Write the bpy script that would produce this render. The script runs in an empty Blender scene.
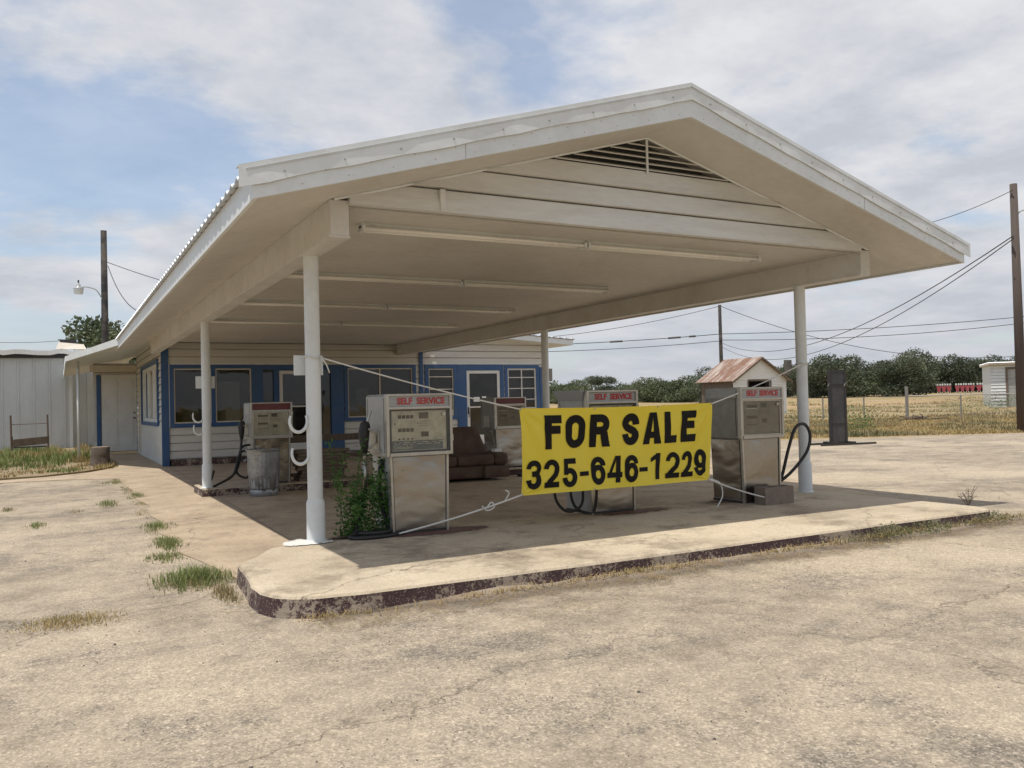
import bpy, bmesh, math, random
from mathutils import Vector, Matrix, noise
R = math.radians
scene = bpy.context.scene
random.seed(7)

# ------------------------------------------------------------------ camera
cam_d = bpy.data.cameras.new("camera"); cam = bpy.data.objects.new("camera", cam_d)
scene.collection.objects.link(cam); scene.camera = cam
Fv = Vector((0.47390072, 0.88031577, 0.02150001)); Rv = Vector((0.88050423, -0.47340297, -0.02453426)); Uv = Vector((0.01141973, -0.03055765, 0.99946777))
M = Matrix((Rv, Uv, -Fv)).transposed().to_4x4(); M.translation = Vector((0, 0, 1.42))
cam.matrix_world = M
cam_d.sensor_width = 36; cam_d.lens = 29.58; cam_d.clip_start = .05; cam_d.clip_end = 3000

# ------------------------------------------------------------------ sky, sun, exposure
SUN_EL, SUN_AZ = 73.0, 0.0
sv = Vector((-.87, -.20, 2.9)).normalized()          # towards the sun
w = bpy.data.worlds.new("World"); scene.world = w; w.use_nodes = True
nt = w.node_tree; nt.nodes.clear()
def wn(t, **k):
    n = nt.nodes.new(t)
    for a, b in k.items(): setattr(n, a, b)
    return n
L = nt.links.new
sky = wn('ShaderNodeTexSky', sky_type='NISHITA', sun_disc=False)
sky.sun_elevation = math.asin(sv.z); sky.sun_rotation = math.atan2(sv.x, sv.y)
sky.dust_density = 1.5; sky.air_density = 1.0; sky.altitude = 300
tc = wn('ShaderNodeTexCoord'); sep = wn('ShaderNodeSeparateXYZ'); L(tc.outputs['Generated'], sep.inputs[0])
def wm(op, a, b=None, c=None, clamp=False):
    n = wn('ShaderNodeMath', operation=op); n.use_clamp = clamp
    for i, v in enumerate((a, b, c)):
        if v is None: continue
        if isinstance(v, (int, float)): n.inputs[i].default_value = v
        else: L(v, n.inputs[i])
    return n.outputs[0]
zc = wm('ADD', wm('MAXIMUM', sep.outputs[2], 0.0), 0.16)
comb = wn('ShaderNodeCombineXYZ'); L(wm('DIVIDE', sep.outputs[0], zc), comb.inputs[0]); L(wm('DIVIDE', sep.outputs[1], zc), comb.inputs[1])
comb.inputs[2].default_value = 18.1
n1 = wn('ShaderNodeTexNoise'); L(comb.outputs[0], n1.inputs['Vector']); n1.inputs['Scale'].default_value = 1.05; n1.inputs['Detail'].default_value = 12; n1.inputs['Roughness'].default_value = .56; n1.inputs['Distortion'].default_value = .15
n2 = wn('ShaderNodeTexNoise'); L(comb.outputs[0], n2.inputs['Vector']); n2.inputs['Scale'].default_value = 2.0; n2.inputs['Detail'].default_value = 10; n2.inputs['Roughness'].default_value = .62
az = wm('ADD', wm('MULTIPLY', sep.outputs[0], .16), -.03)
cov = wm('ADD', n1.outputs['Fac'], az)
ramp = wn('ShaderNodeValToRGB'); L(cov, ramp.inputs[0])
ramp.color_ramp.elements[0].position = .455; ramp.color_ramp.elements[0].color = (0.36, 0.36, 0.36, 1)
ramp.color_ramp.elements[1].position = .535; ramp.color_ramp.elements[1].color = (.97, .97, .97, 1)
ccol = wn('ShaderNodeValToRGB'); L(n2.outputs['Fac'], ccol.inputs[0])
ccol.color_ramp.elements[0].position = .38; ccol.color_ramp.elements[0].color = (4.9, 5.15, 5.65, 1)
ccol.color_ramp.elements[1].position = .62; ccol.color_ramp.elements[1].color = (7.0, 7.0, 7.2, 1)
mixc = wn('ShaderNodeMix', data_type='RGBA'); L(ramp.outputs[0], mixc.inputs[0]); L(ccol.outputs[0], mixc.inputs[7])
hs = wn('ShaderNodeMix', data_type='RGBA', blend_type='MULTIPLY'); hs.inputs[0].default_value = 1; L(sky.outputs[0], hs.inputs[6]); hs.inputs[7].default_value = (1.35, 1.4, 1.4, 1)
L(hs.outputs[2], mixc.inputs[6])
# milky layer low over the horizon
hz = wm('MULTIPLY', wm('SUBTRACT', 1.0, wm('MULTIPLY', sep.outputs[2], 4.5, clamp=True)), .7)
mix2 = wn('ShaderNodeMix', data_type='RGBA'); L(hz, mix2.inputs[0]); L(mixc.outputs[2], mix2.inputs[6]); mix2.inputs[7].default_value = (4.7, 4.95, 5.45, 1)
bg = wn('ShaderNodeBackground'); L(mix2.outputs[2], bg.inputs[0]); bg.inputs[1].default_value = .1
wo = wn('ShaderNodeOutputWorld'); L(bg.outputs[0], wo.inputs[0])

sd = bpy.data.lights.new("sun", 'SUN'); sd.energy = 3.6; sd.angle = R(.6); sd.color = (1.0, .955, .89)
sun = bpy.data.objects.new("sun", sd); scene.collection.objects.link(sun)
sun.rotation_euler = (-sv).to_track_quat('-Z', 'Y').to_euler(); sun.location = (0, 0, 30)
vs = scene.view_settings; vs.view_transform = 'Standard'; vs.look = 'None'; vs.gamma = 1; vs.exposure = 0.18; vs.use_curve_mapping = False
scene.render.engine = 'CYCLES'; scene.cycles.max_bounces = 8; scene.cycles.diffuse_bounces = 5; scene.cycles.transparent_max_bounces = 12

# ------------------------------------------------------------------ material helpers
def ntree(name):
    m = bpy.data.materials.new(name); m.use_nodes = True; t = m.node_tree; t.nodes.clear()
    out = t.nodes.new('ShaderNodeOutputMaterial'); b = t.nodes.new('ShaderNodeBsdfPrincipled'); t.links.new(b.outputs[0], out.inputs[0])
    return m, t, b
class NT:
    def __init__(s, t): s.t = t
    def n(s, ty, ins=None, **k):
        n = s.t.nodes.new(ty)
        for a, b in k.items(): setattr(n, a, b)
        for a, b in (ins or {}).items():
            if hasattr(b, 'bl_idname') or isinstance(b, bpy.types.NodeSocket): s.t.links.new(b, n.inputs[a])
            else: n.inputs[a].default_value = b
        return n
    def noise(s, vec, scale, detail=5, rough=.55, dist=0.0):
        return s.n('ShaderNodeTexNoise', {'Vector': vec, 'Scale': scale, 'Detail': detail, 'Roughness': rough, 'Distortion': dist}).outputs['Fac']
    def ramp(s, fac, stops, interp='LINEAR'):
        r = s.n('ShaderNodeValToRGB', {0: fac}); cr = r.color_ramp; cr.interpolation = interp
        while len(cr.elements) < len(stops): cr.elements.new(.5)
        for e, (p, c) in zip(cr.elements, stops):
            e.position = p
            if isinstance(c, (int, float)): c = (c, c, c)
            e.color = (*c, 1)
        return r.outputs[0]
    def mix(s, f, a, b, mode='MIX'):
        def v(x): return (*x, 1) if isinstance(x, tuple) and len(x) == 3 else x
        n = s.n('ShaderNodeMix', data_type='RGBA', blend_type=mode)
        for i, x in ((0, f), (6, v(a)), (7, v(b))):
            if isinstance(x, bpy.types.NodeSocket): s.t.links.new(x, n.inputs[i])
            else: n.inputs[i].default_value = x
        return n.outputs[2]
    def m(s, op, a, b=0.0, clamp=False):
        n = s.n('ShaderNodeMath', operation=op); n.use_clamp = clamp
        for i, x in ((0, a), (1, b)):
            if isinstance(x, bpy.types.NodeSocket): s.t.links.new(x, n.inputs[i])
            else: n.inputs[i].default_value = x
        return n.outputs[0]
    def pos(s): return s.n('ShaderNodeNewGeometry').outputs['Position']
    def obj(s): return s.n('ShaderNodeTexCoord').outputs['Object']
    def scale(s, vec, sc): return s.n('ShaderNodeMapping', {'Vector': vec, 'Scale': sc}).outputs[0]
    def bump(s, b, h, strength, dist=.01):
        n = s.n('ShaderNodeBump', {'Height': h, 'Strength': strength, 'Distance': dist}); s.t.links.new(n.outputs[0], b.inputs['Normal'])

def paint(name, col, dirt=(.30, .25, .19), amt=.35, rough=.55, scale=1.6, fine=14, metal=0.0, bump=.15, stretch=(1, 1, 1), spec=.4):
    m, t, b = ntree(name); N = NT(t); p = N.scale(N.pos(), stretch)
    a = N.noise(p, scale, 7, .65, .4); f = N.noise(p, fine, 4, .6)
    k = N.ramp(N.m('ADD', N.m('MULTIPLY', a, .7), N.m('MULTIPLY', f, .3)), [(.42, 0.0), (.72, amt)])
    L_ = N.t.links.new
    L_(N.mix(k, col, dirt), b.inputs['Base Color']); L_(N.ramp(f, [(.3, max(rough - .1, .05)), (.8, min(rough + .12, 1))]), b.inputs['Roughness'])
    b.inputs['Metallic'].default_value = metal; b.inputs['Specular IOR Level'].default_value = spec
    if bump: N.bump(b, f, bump, .004)
    return m
M_ = {}
M_['gable'] = paint('gable_paint', (.67, .67, .635), amt=.4, scale=1.2, stretch=(.5, .5, 3))
M_['white'] = paint('white_paint', (.66, .68, .665), amt=.34, dirt=(.36, .33, .28))
M_['soffit'] = paint('soffit_paint', (.60, .58, .535), amt=.36, scale=.8, fine=9)
M_['siding'] = paint('siding_paint', (.58, .565, .515), amt=.3, scale=1.2, stretch=(.5, .5, 3))  # darker copy of the gable white, canopy shade put into the colour
M_['beam'] = paint('beam_paint', (.62, .61, .575), amt=.38, scale=1.5)
M_['blue'] = paint('blue_paint', (.026, .082, .205), dirt=(.10, .13, .17), amt=.5)
M_['cream'] = paint('cream_paint', (.62, .56, .46), amt=.35)
M_['doorwhite'] = paint('door_paint', (.66, .65, .62), amt=.3)
M_['steelroof'] = paint('roof_sheet_metal', (.62, .63, .64), dirt=(.4, .37, .33), amt=.3, rough=.42, metal=.55)
M_['metalwall'] = paint('grey_metal_cladding', (.54, .56, .55), dirt=(.34, .34, .31), amt=.45, rough=.5, metal=.15, stretch=(1, 1, .3))
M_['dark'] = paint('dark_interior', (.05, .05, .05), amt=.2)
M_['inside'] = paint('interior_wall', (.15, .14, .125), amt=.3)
M_['black'] = paint('black_rubber', (.018, .018, .018), dirt=(.09, .08, .07), amt=.4, rough=.6)
M_['blackmetal'] = paint('black_metal', (.035, .036, .038), dirt=(.12, .08, .05), amt=.4, rough=.5, metal=.3)
M_['mesh'] = paint('dark_mesh', (.06, .06, .062), amt=.3, rough=.6)
M_['alu'] = paint('aluminium_trim', (.44, .42, .37), dirt=(.25, .2, .15), amt=.45, rough=.35, metal=.8, scale=5)
M_['steelgrey'] = paint('grey_steel_panel', (.27, .26, .24), dirt=(.17, .14, .11), amt=.6, rough=.42, metal=.45, scale=4)
M_['palegrey'] = paint('pale_grey_enamel', (.36, .365, .35), dirt=(.2, .17, .13), amt=.55, rough=.35, scale=5)
M_['maroon'] = paint('maroon_panel', (.13, .022, .026), dirt=(.2, .12, .1), amt=.4, rough=.4)
M_['dial'] = paint('cream_dial_face', (.74, .71, .58), dirt=(.25, .21, .14), amt=.55, rough=.5, scale=7)
M_['dialdark'] = paint('dark_dial', (.06, .06, .055), amt=.2)
M_['label'] = paint('grey_blue_label', (.12, .16, .19), dirt=(.4, .4, .38), amt=.35, scale=12)
M_['red'] = paint('red_lettering', (.42, .025, .03), amt=.25)
M_['drum'] = paint('red_plastic', (.36, .02, .02), amt=.4, rough=.4)
M_['sofa'] = paint('brown_upholstery', (.085, .05, .036), dirt=(.2, .15, .1), amt=.5, rough=.85, scale=3)
M_['wood'] = paint('weathered_wood', (.17, .13, .095), dirt=(.06, .045, .035), amt=.8, rough=.85, scale=3, stretch=(6, 6, .6))
M_['plank'] = paint('old_plank', (.20, .15, .11), dirt=(.08, .06, .045), amt=.8, rough=.85, scale=6)
M_['pole'] = paint('brown_pole_wood', (.10, .075, .062), dirt=(.05, .04, .035), amt=.8, rough=.9, scale=2, stretch=(8, 8, .5), bump=.5)
M_['poledark'] = paint('dark_pole_wood', (.02, .018, .018), amt=.4, rough=.9)
M_['wire'] = paint('black_cable', (.03, .03, .032), amt=.1)
M_['rope'] = paint('white_rope', (.66, .64, .58), amt=.3, rough=.8)
M_['text'] = paint('black_vinyl', (.010, .009, .008), amt=.0, rough=.6, bump=0, spec=.15)
M_['cmu'] = paint('concrete_block', (.23, .18, .14), dirt=(.13, .1, .08), amt=.7, rough=.95, scale=9, fine=60, bump=.5)
M_['tube'] = paint('fluorescent_glass', (.80, .78, .72), amt=.2, rough=.25)
M_['lampgrey'] = paint('lamp_housing', (.33, .34, .34), amt=.2, rough=.4)
M_['lampglass'] = paint('lamp_refractor', (.45, .46, .44), amt=.1, rough=.25)
M_['rust'] = paint('rusty_iron', (.12, .075, .05), dirt=(.28, .27, .25), amt=.5, rough=.8)
M_['curtain'] = paint('pale_blind', (.55, .54, .50), amt=.2)
M_['paper'] = paint('white_paper', (.75, .75, .72), amt=.05)
M_['bark'] = paint('bark', (.13, .10, .075), dirt=(.04, .03, .025), amt=.8, rough=.95, scale=12, bump=.6)
M_['cutwood'] = paint('pale_cut_wood', (.38, .29, .2), dirt=(.16, .11, .08), amt=.7, rough=.9, scale=12)
M_['redtrestle'] = paint('faded_red_steel', (.34, .05, .07), amt=.3)

def galv():
    m, t, b = ntree('galvanised_steel'); N = NT(t); p = N.pos(); v = N.n('ShaderNodeTexVoronoi', {'Vector': p, 'Scale': 28.0})
    f = N.noise(p, 5, 6, .6, .5)
    c = N.mix(N.ramp(v.outputs['Color'], [(.2, 0.0), (.9, 1.0)]), (.27, .28, .28), (.36, .37, .37)); c = N.mix(N.ramp(f, [(.55, 0.0), (.8, .35)]), c, (.20, .17, .14))
    N.t.links.new(c, b.inputs['Base Color']); b.inputs['Metallic'].default_value = .6; b.inputs['Roughness'].default_value = .45; N.bump(b, f, .3, .01); return m
M_['galv'] = galv()
def stainless():
    m, t, b = ntree('stainless_panel'); N = NT(t); p = N.pos(); f = N.noise(N.scale(p, (1.0, 1.0, 1.6)), 2.0, 2, .4, .3); g = N.noise(N.scale(p, (3, 3, 60)), 6, 3, .5)
    c = N.mix(N.ramp(f, [(.35, 0.0), (.62, 1.0)]), (.26, .24, .215), (.32, .30, .265)); c = N.mix(N.ramp(N.noise(N.scale(p, (1, 1, 2.5)), 4, 5, .7, .8), [(.60, 0.0), (.72, .45)]), c, (.15, .11, .08))
    N.t.links.new(c, b.inputs['Base Color']); b.inputs['Metallic'].default_value = 1.0
    N.t.links.new(N.ramp(f, [(.3, .16), (.7, .30)]), b.inputs['Roughness'])
    N.bump(b, N.m('ADD', f, N.m('MULTIPLY', g, .004)), .5, .06); return m
M_['stainless'] = stainless()
def glass():
    m = bpy.data.materials.new('window_glass'); m.use_nodes = True; t = m.node_tree; t.nodes.clear(); N = NT(t)
    out = N.n('ShaderNodeOutputMaterial'); fr = N.n('ShaderNodeFresnel', {'IOR': 1.5}); tr = N.n('ShaderNodeBsdfTransparent', {0: (.45, .48, .46, 1)})
    gl = N.n('ShaderNodeBsdfGlossy', {'Color': (1, 1, 1, 1), 'Roughness': .015}); df = N.n('ShaderNodeBsdfDiffuse', {0: (.30, .28, .24, 1)})
    bp = N.n('ShaderNodeBump', {'Height': N.noise(N.pos(), 1.3, 2), 'Strength': .08, 'Distance': .05}); t.links.new(bp.outputs[0], gl.inputs['Normal'])
    a = N.n('ShaderNodeMixShader', {0: N.m('MULTIPLY', fr.outputs[0], 1.15, True), 1: tr.outputs[0], 2: gl.outputs[0]})
    c = N.n('ShaderNodeMixShader', {0: N.ramp(N.noise(N.pos(), 3, 6, .7), [(.4, .02), (.8, .16)]), 1: a.outputs[0], 2: df.outputs[0]})
    t.links.new(c.outputs[0], out.inputs[0]); return m
M_['glass'] = glass()
def pumpglass():
    m = bpy.data.materials.new('dusty_glass'); m.use_nodes = True; t = m.node_tree; t.nodes.clear(); N = NT(t)
    out = N.n('ShaderNodeOutputMaterial'); tr = N.n('ShaderNodeBsdfTransparent', {0: (.97, .97, .94, 1)}); gl = N.n('ShaderNodeBsdfGlossy', {'Roughness': .06}); df = N.n('ShaderNodeBsdfDiffuse', {0: (.42, .38, .3, 1)})
    fr = N.n('ShaderNodeFresnel', {'IOR': 1.5}); a = N.n('ShaderNodeMixShader', {0: fr.outputs[0], 1: tr.outputs[0], 2: gl.outputs[0]})
    c = N.n('ShaderNodeMixShader', {0: N.ramp(N.noise(N.pos(), 6, 7, .7, .6), [(.35, .06), (.75, .30)]), 1: a.outputs[0], 2: df.outputs[0]})
    t.links.new(c.outputs[0], out.inputs[0]); return m
M_['pumpglass'] = pumpglass()
def rustroof():
    m, t, b = ntree('rusty_corrugated'); N = NT(t); p = N.pos()
    f = N.noise(N.scale(p, (.25, 1.6, .25)), 1.6, 6, .7, .3); k = N.ramp(f, [(.36, 0.0), (.54, 1.0)])
    c = N.mix(k, (.42, .37, .32), (.19, .095, .058)); c = N.mix(N.ramp(N.noise(p, 3, 5, .7), [(.5, 0.0), (.8, .6)]), c, (.45, .33, .25))
    N.t.links.new(c, b.inputs['Base Color']); b.inputs['Roughness'].default_value = .75; b.inputs['Metallic'].default_value = .1; return m
M_['rustroof'] = rustroof()
def shedpaint():
    m, t, b = ntree('flaking_white_boards'); N = NT(t); p = N.pos(); f = N.noise(N.scale(p, (1, 1, 5)), 1.5, 6, .7)
    N.t.links.new(N.mix(N.ramp(f, [(.5, 0.0), (.8, .55)]), (.78, .77, .74), (.45, .4, .33)), b.inputs['Base Color']); b.inputs['Roughness'].default_value = .8; return m
M_['shedpaint'] = shedpaint()
def banner_m():
    m, t, b = ntree('yellow_vinyl'); N = NT(t); p = N.pos(); f = N.noise(p, 2.0, 5, .6)
    N.t.links.new(N.mix(N.ramp(f, [(.4, 0.0), (.8, .35)]), (.95, .76, .06), (.90, .70, .07)), b.inputs['Base Color']); b.inputs['Roughness'].default_value = .45
    N.bump(b, N.noise(N.scale(p, (1, 1, .4)), 5, 3), .25, .03)
    # thin vinyl lets a little light through
    out = t.nodes['Material Output'] if 'Material Output' in t.nodes else [n for n in t.nodes if n.type == 'OUTPUT_MATERIAL'][0]
    tl = N.n('ShaderNodeBsdfTranslucent', {0: (.9, .66, .06, 1)}); mx = N.n('ShaderNodeMixShader', {0: .30, 1: b.outputs[0], 2: tl.outputs[0]}); t.links.new(mx.outputs[0], out.inputs[0])
    return m
M_['banner'] = banner_m()

def crack_mask(N, p, scale, width, seed=0.0, keep=.5):
    d = N.n('ShaderNodeVectorMath', {0: p}, operation='ADD'); d.inputs[1].default_value = (seed, seed * 1.7, 0)
    warp = N.n('ShaderNodeTexNoise', {'Vector': d.outputs[0], 'Scale': 1.3, 'Detail': 6.0, 'Roughness': .65})
    s1 = N.n('ShaderNodeVectorMath', {0: warp.outputs['Color']}, operation='SCALE'); s1.inputs['Scale'].default_value = .9
    s2 = N.n('ShaderNodeVectorMath', {0: d.outputs[0], 1: s1.outputs[0]}, operation='ADD')
    v = N.n('ShaderNodeTexVoronoi', {'Vector': s2.outputs[0], 'Scale': scale}, feature='DISTANCE_TO_EDGE', voronoi_dimensions='2D')
    line = N.ramp(v.outputs['Distance'], [(0.0, 1.0), (width, 0.0)])
    k = N.ramp(N.noise(d.outputs[0], .35, 3), [(keep - .05, 0.0), (keep + .08, 1.0)])
    return N.m('MULTIPLY', line, k)
def asphalt():
    m, t, b = ntree('sun_bleached_asphalt'); N = NT(t); p = N.pos()
    big = N.noise(p, .32, 7, .65, .0); mid = N.noise(p, 2.3, 8, .72, .0); fine = N.noise(p, 60, 6, .8)
    v1 = N.n('ShaderNodeTexVoronoi', {'Vector': p, 'Scale': 95.0}, feature='F1'); v2 = N.n('ShaderNodeTexVoronoi', {'Vector': p, 'Scale': 42.0}, feature='F1')
    c = N.mix(N.ramp(mid, [(.36, 0.0), (.60, 1.0)]), (.225, .186, .138), (.375, .310, .228))
    c = N.mix(N.ramp(big, [(.42, 0.0), (.62, .7)]), c, (.43, .355, .258))
    wear = N.ramp(N.noise(p, .7, 9, .78), [(.50, 0.0), (.64, 1.0)])
    c = N.mix(N.m('MULTIPLY', wear, .75), c, (.17, .148, .122))
    c = N.mix(N.ramp(N.noise(p, .16, 7, .7), [(.50, 0.0), (.60, .55)]), c, (.47, .385, .28))
    c = N.mix(N.ramp(N.noise(N.scale(p, (.35, 1.6, 1)), .9, 6, .7), [(.58, 0.0), (.70, .5)]), c, (.19, .165, .135))
    g1 = N.ramp(v1.outputs['Color'], [(.05, .42), (.35, .82), (.62, 1.0), (.93, 1.65)]); g2 = N.ramp(v2.outputs['Color'], [(.06, .70), (.4, 1.0), (.94, 1.28)])
    sc = N.m('MULTIPLY', N.m('MULTIPLY', g1, g2), N.ramp(fine, [(.34, .55), (.5, 1.0), (.66, 1.3)]))
    rgb = N.n('ShaderNodeCombineColor', {0: sc, 1: sc, 2: sc}).outputs[0]
    k = N.m('ADD', .46, N.m('MULTIPLY', wear, .45))
    c = N.mix(k, c, N.mix(1.0, c, rgb, 'MULTIPLY'))
    cr = crack_mask(N, p, .30, .0028, 3.0, .34); c = N.mix(N.m('MULTIPLY', cr, .55), c, (.09, .07, .055))
    cr2 = crack_mask(N, p, .9, .005, 11.0, .47); c = N.mix(N.m('MULTIPLY', cr2, .65), c, (.12, .095, .07))
    N.t.links.new(c, b.inputs['Base Color']); b.inputs['Roughness'].default_value = .92; b.inputs['Specular IOR Level'].default_value = .2
    h = N.m('ADD', N.m('MULTIPLY', fine, .6), N.m('ADD', N.m('MULTIPLY', v1.outputs['Distance'], -.5), N.m('MULTIPLY', cr, -1.0)))
    N.bump(b, h, .6, .010); return m
M_['asphalt'] = asphalt()
def concrete(name, ca, cb, stain, cracks=True, seed=0.0, joints=False):
    m, t, b = ntree(name); N = NT(t); p = N.pos()
    mid = N.noise(p, .9, 8, .68, .0); fine = N.noise(p, 45, 6, .75); st = N.noise(p, 2.1, 8, .75, .2)
    c = N.mix(N.ramp(mid, [(.35, 0.0), (.65, 1.0)]), ca, cb)
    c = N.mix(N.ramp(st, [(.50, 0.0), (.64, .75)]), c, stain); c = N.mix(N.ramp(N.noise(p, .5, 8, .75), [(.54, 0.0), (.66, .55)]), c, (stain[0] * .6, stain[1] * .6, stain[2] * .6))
    c = N.mix(N.ramp(fine, [(.36, .5), (.5, 0.0)]), c, (ca[0] * .5, ca[1] * .5, ca[2] * .5)); c = N.mix(N.ramp(N.noise(p, 80, 4, .7), [(.55, 0.0), (.66, .4)]), c, (cb[0] * 1.25, cb[1] * 1.25, cb[2] * 1.2))
    h = N.m('MULTIPLY', fine, .5)
    if cracks:
        cr = crack_mask(N, p, .33, .005, 5.0 + seed, .48); c = N.mix(N.m('MULTIPLY', cr, .7), c, (.07, .05, .035)); h = N.m('ADD', h, N.m('MULTIPLY', cr, -1.0))
    N.t.links.new(c, b.inputs['Base Color']); b.inputs['Roughness'].default_value = .88; b.inputs['Specular IOR Level'].default_value = .3
    N.bump(b, h, .35, .008); return m
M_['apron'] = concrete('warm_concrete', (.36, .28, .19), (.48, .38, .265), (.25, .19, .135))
M_['island'] = concrete('island_concrete', (.41, .335, .235), (.55, .46, .335), (.20, .155, .11), seed=4.0)
def flaking():
    m, t, b = ntree('flaking_maroon_paint'); N = NT(t); p = N.pos()
    f = N.noise(p, 26, 9, .8, .3); g = N.noise(p, 2.2, 5, .7)
    pits = N.ramp(N.noise(p, 75, 4, .7), [(.60, 0.0), (.63, 1.0)])
    k = N.m('MAXIMUM', pits, N.ramp(N.m('ADD', N.m('MULTIPLY', f, .6), N.m('MULTIPLY', g, .5)), [(.565, 0.0), (.60, 1.0)]))
    c = N.mix(k, (.062, .030, .030), (.36, .29, .22)); N.t.links.new(c, b.inputs['Base Color']); b.inputs['Roughness'].default_value = .85
    N.bump(b, f, .8, .03); return m
M_['flaking'] = flaking()
def redstain():
    m, t, b = ntree('worn_red_floor_paint'); N = NT(t); p = N.pos(); f = N.noise(p, 7, 8, .75, .8)
    out = [n for n in t.nodes if n.type == 'OUTPUT_MATERIAL'][0]
    N.t.links.new(N.mix(f, (.10, .04, .035), (.2, .12, .09)), b.inputs['Base Color']); b.inputs['Roughness'].default_value = .85
    uv = N.n('ShaderNodeTexCoord').outputs['Object']; d = N.n('ShaderNodeVectorMath', {0: uv}, operation='LENGTH').outputs['Value']
    k = N.ramp(N.m('ADD', N.m('MULTIPLY', d, .75), N.m('MULTIPLY', f, .9)), [(.78, 1.0), (.95, 0.0)])
    mx = N.n('ShaderNodeMixShader', {0: k, 1: N.n('ShaderNodeBsdfTransparent').outputs[0], 2: b.outputs[0]}); t.links.new(mx.outputs[0], out.inputs[0]); return m
M_['redstain'] = redstain()
def field():
    m, t, b = ntree('dry_field_soil'); N = NT(t); p = N.pos()
    a = N.noise(N.scale(p, (.5, 1, 1)), .06, 6, .6, .5); s = N.noise(p, .6, 7, .7); f = N.noise(p, 14, 4, .7)
    c = N.mix(N.ramp(a, [(.40, 0.0), (.60, 1.0)]), (.36, .25, .135), (.27, .22, .11)); c = N.mix(N.ramp(s, [(.45, 0.0), (.7, .7)]), c, (.42, .31, .18)); c = N.mix(N.ramp(f, [(.3, .5), (.55, 0.0)]), c, (.16, .13, .07))
    N.t.links.new(c, b.inputs['Base Color']); b.inputs['Roughness'].default_value = .95; b.inputs['Specular IOR Level'].default_value = .1; N.bump(b, s, .5, .2); return m
M_['field'] = field()
def leaf(name, ca, cb, rough=.6, sc=2.0, trans=.2):
    m, t, b = ntree(name); N = NT(t); f = N.noise(N.pos(), sc, 4, .6)
    g = N.n('ShaderNodeTexWhiteNoise', {'Vector': N.n('ShaderNodeVectorMath', {0: N.pos(), 1: (sc * 2,) * 3}, operation='MULTIPLY').outputs[0]}, noise_dimensions='3D')
    c = N.mix(N.ramp(f, [(.35, 0.0), (.65, 1.0)]), ca, cb); N.t.links.new(c, b.inputs['Base Color']); b.inputs['Roughness'].default_value = rough; b.inputs['Specular IOR Level'].default_value = .25
    if trans:
        out = [n for n in t.nodes if n.type == 'OUTPUT_MATERIAL'][0]; tl = N.n('ShaderNodeBsdfTranslucent'); N.t.links.new(c, tl.inputs[0])
        mx = N.n('ShaderNodeMixShader', {0: trans, 1: b.outputs[0], 2: tl.outputs[0]}); t.links.new(mx.outputs[0], out.inputs[0])
    return m
M_['leaf'] = leaf('oak_leaf', (.078, .096, .062), (.13, .145, .088), sc=.35)  # leaf tones lightened, distance haze put into the colour
M_['leaf2'] = leaf('mesquite_leaf', (.092, .115, .06), (.15, .17, .09), sc=.3)
M_['bush'] = leaf('weed_leaf', (.05, .12, .025), (.10, .19, .045), sc=6)
M_['grass'] = leaf('green_grass', (.14, .19, .06), (.23, .25, .09), sc=5)
M_['drygrass'] = leaf('dry_grass', (.42, .31, .15), (.30, .24, .10), sc=4)
M_['weedmix'] = leaf('rough_weed', (.14, .145, .065), (.32, .25, .14), sc=.8)
M_['kerbleaf'] = leaf('dusty_weed_leaf', (.11, .13, .05), (.22, .20, .10), sc=5)
M_['brightleaf'] = leaf('bright_weed', (.10, .15, .045), (.15, .20, .06), sc=3)

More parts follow.
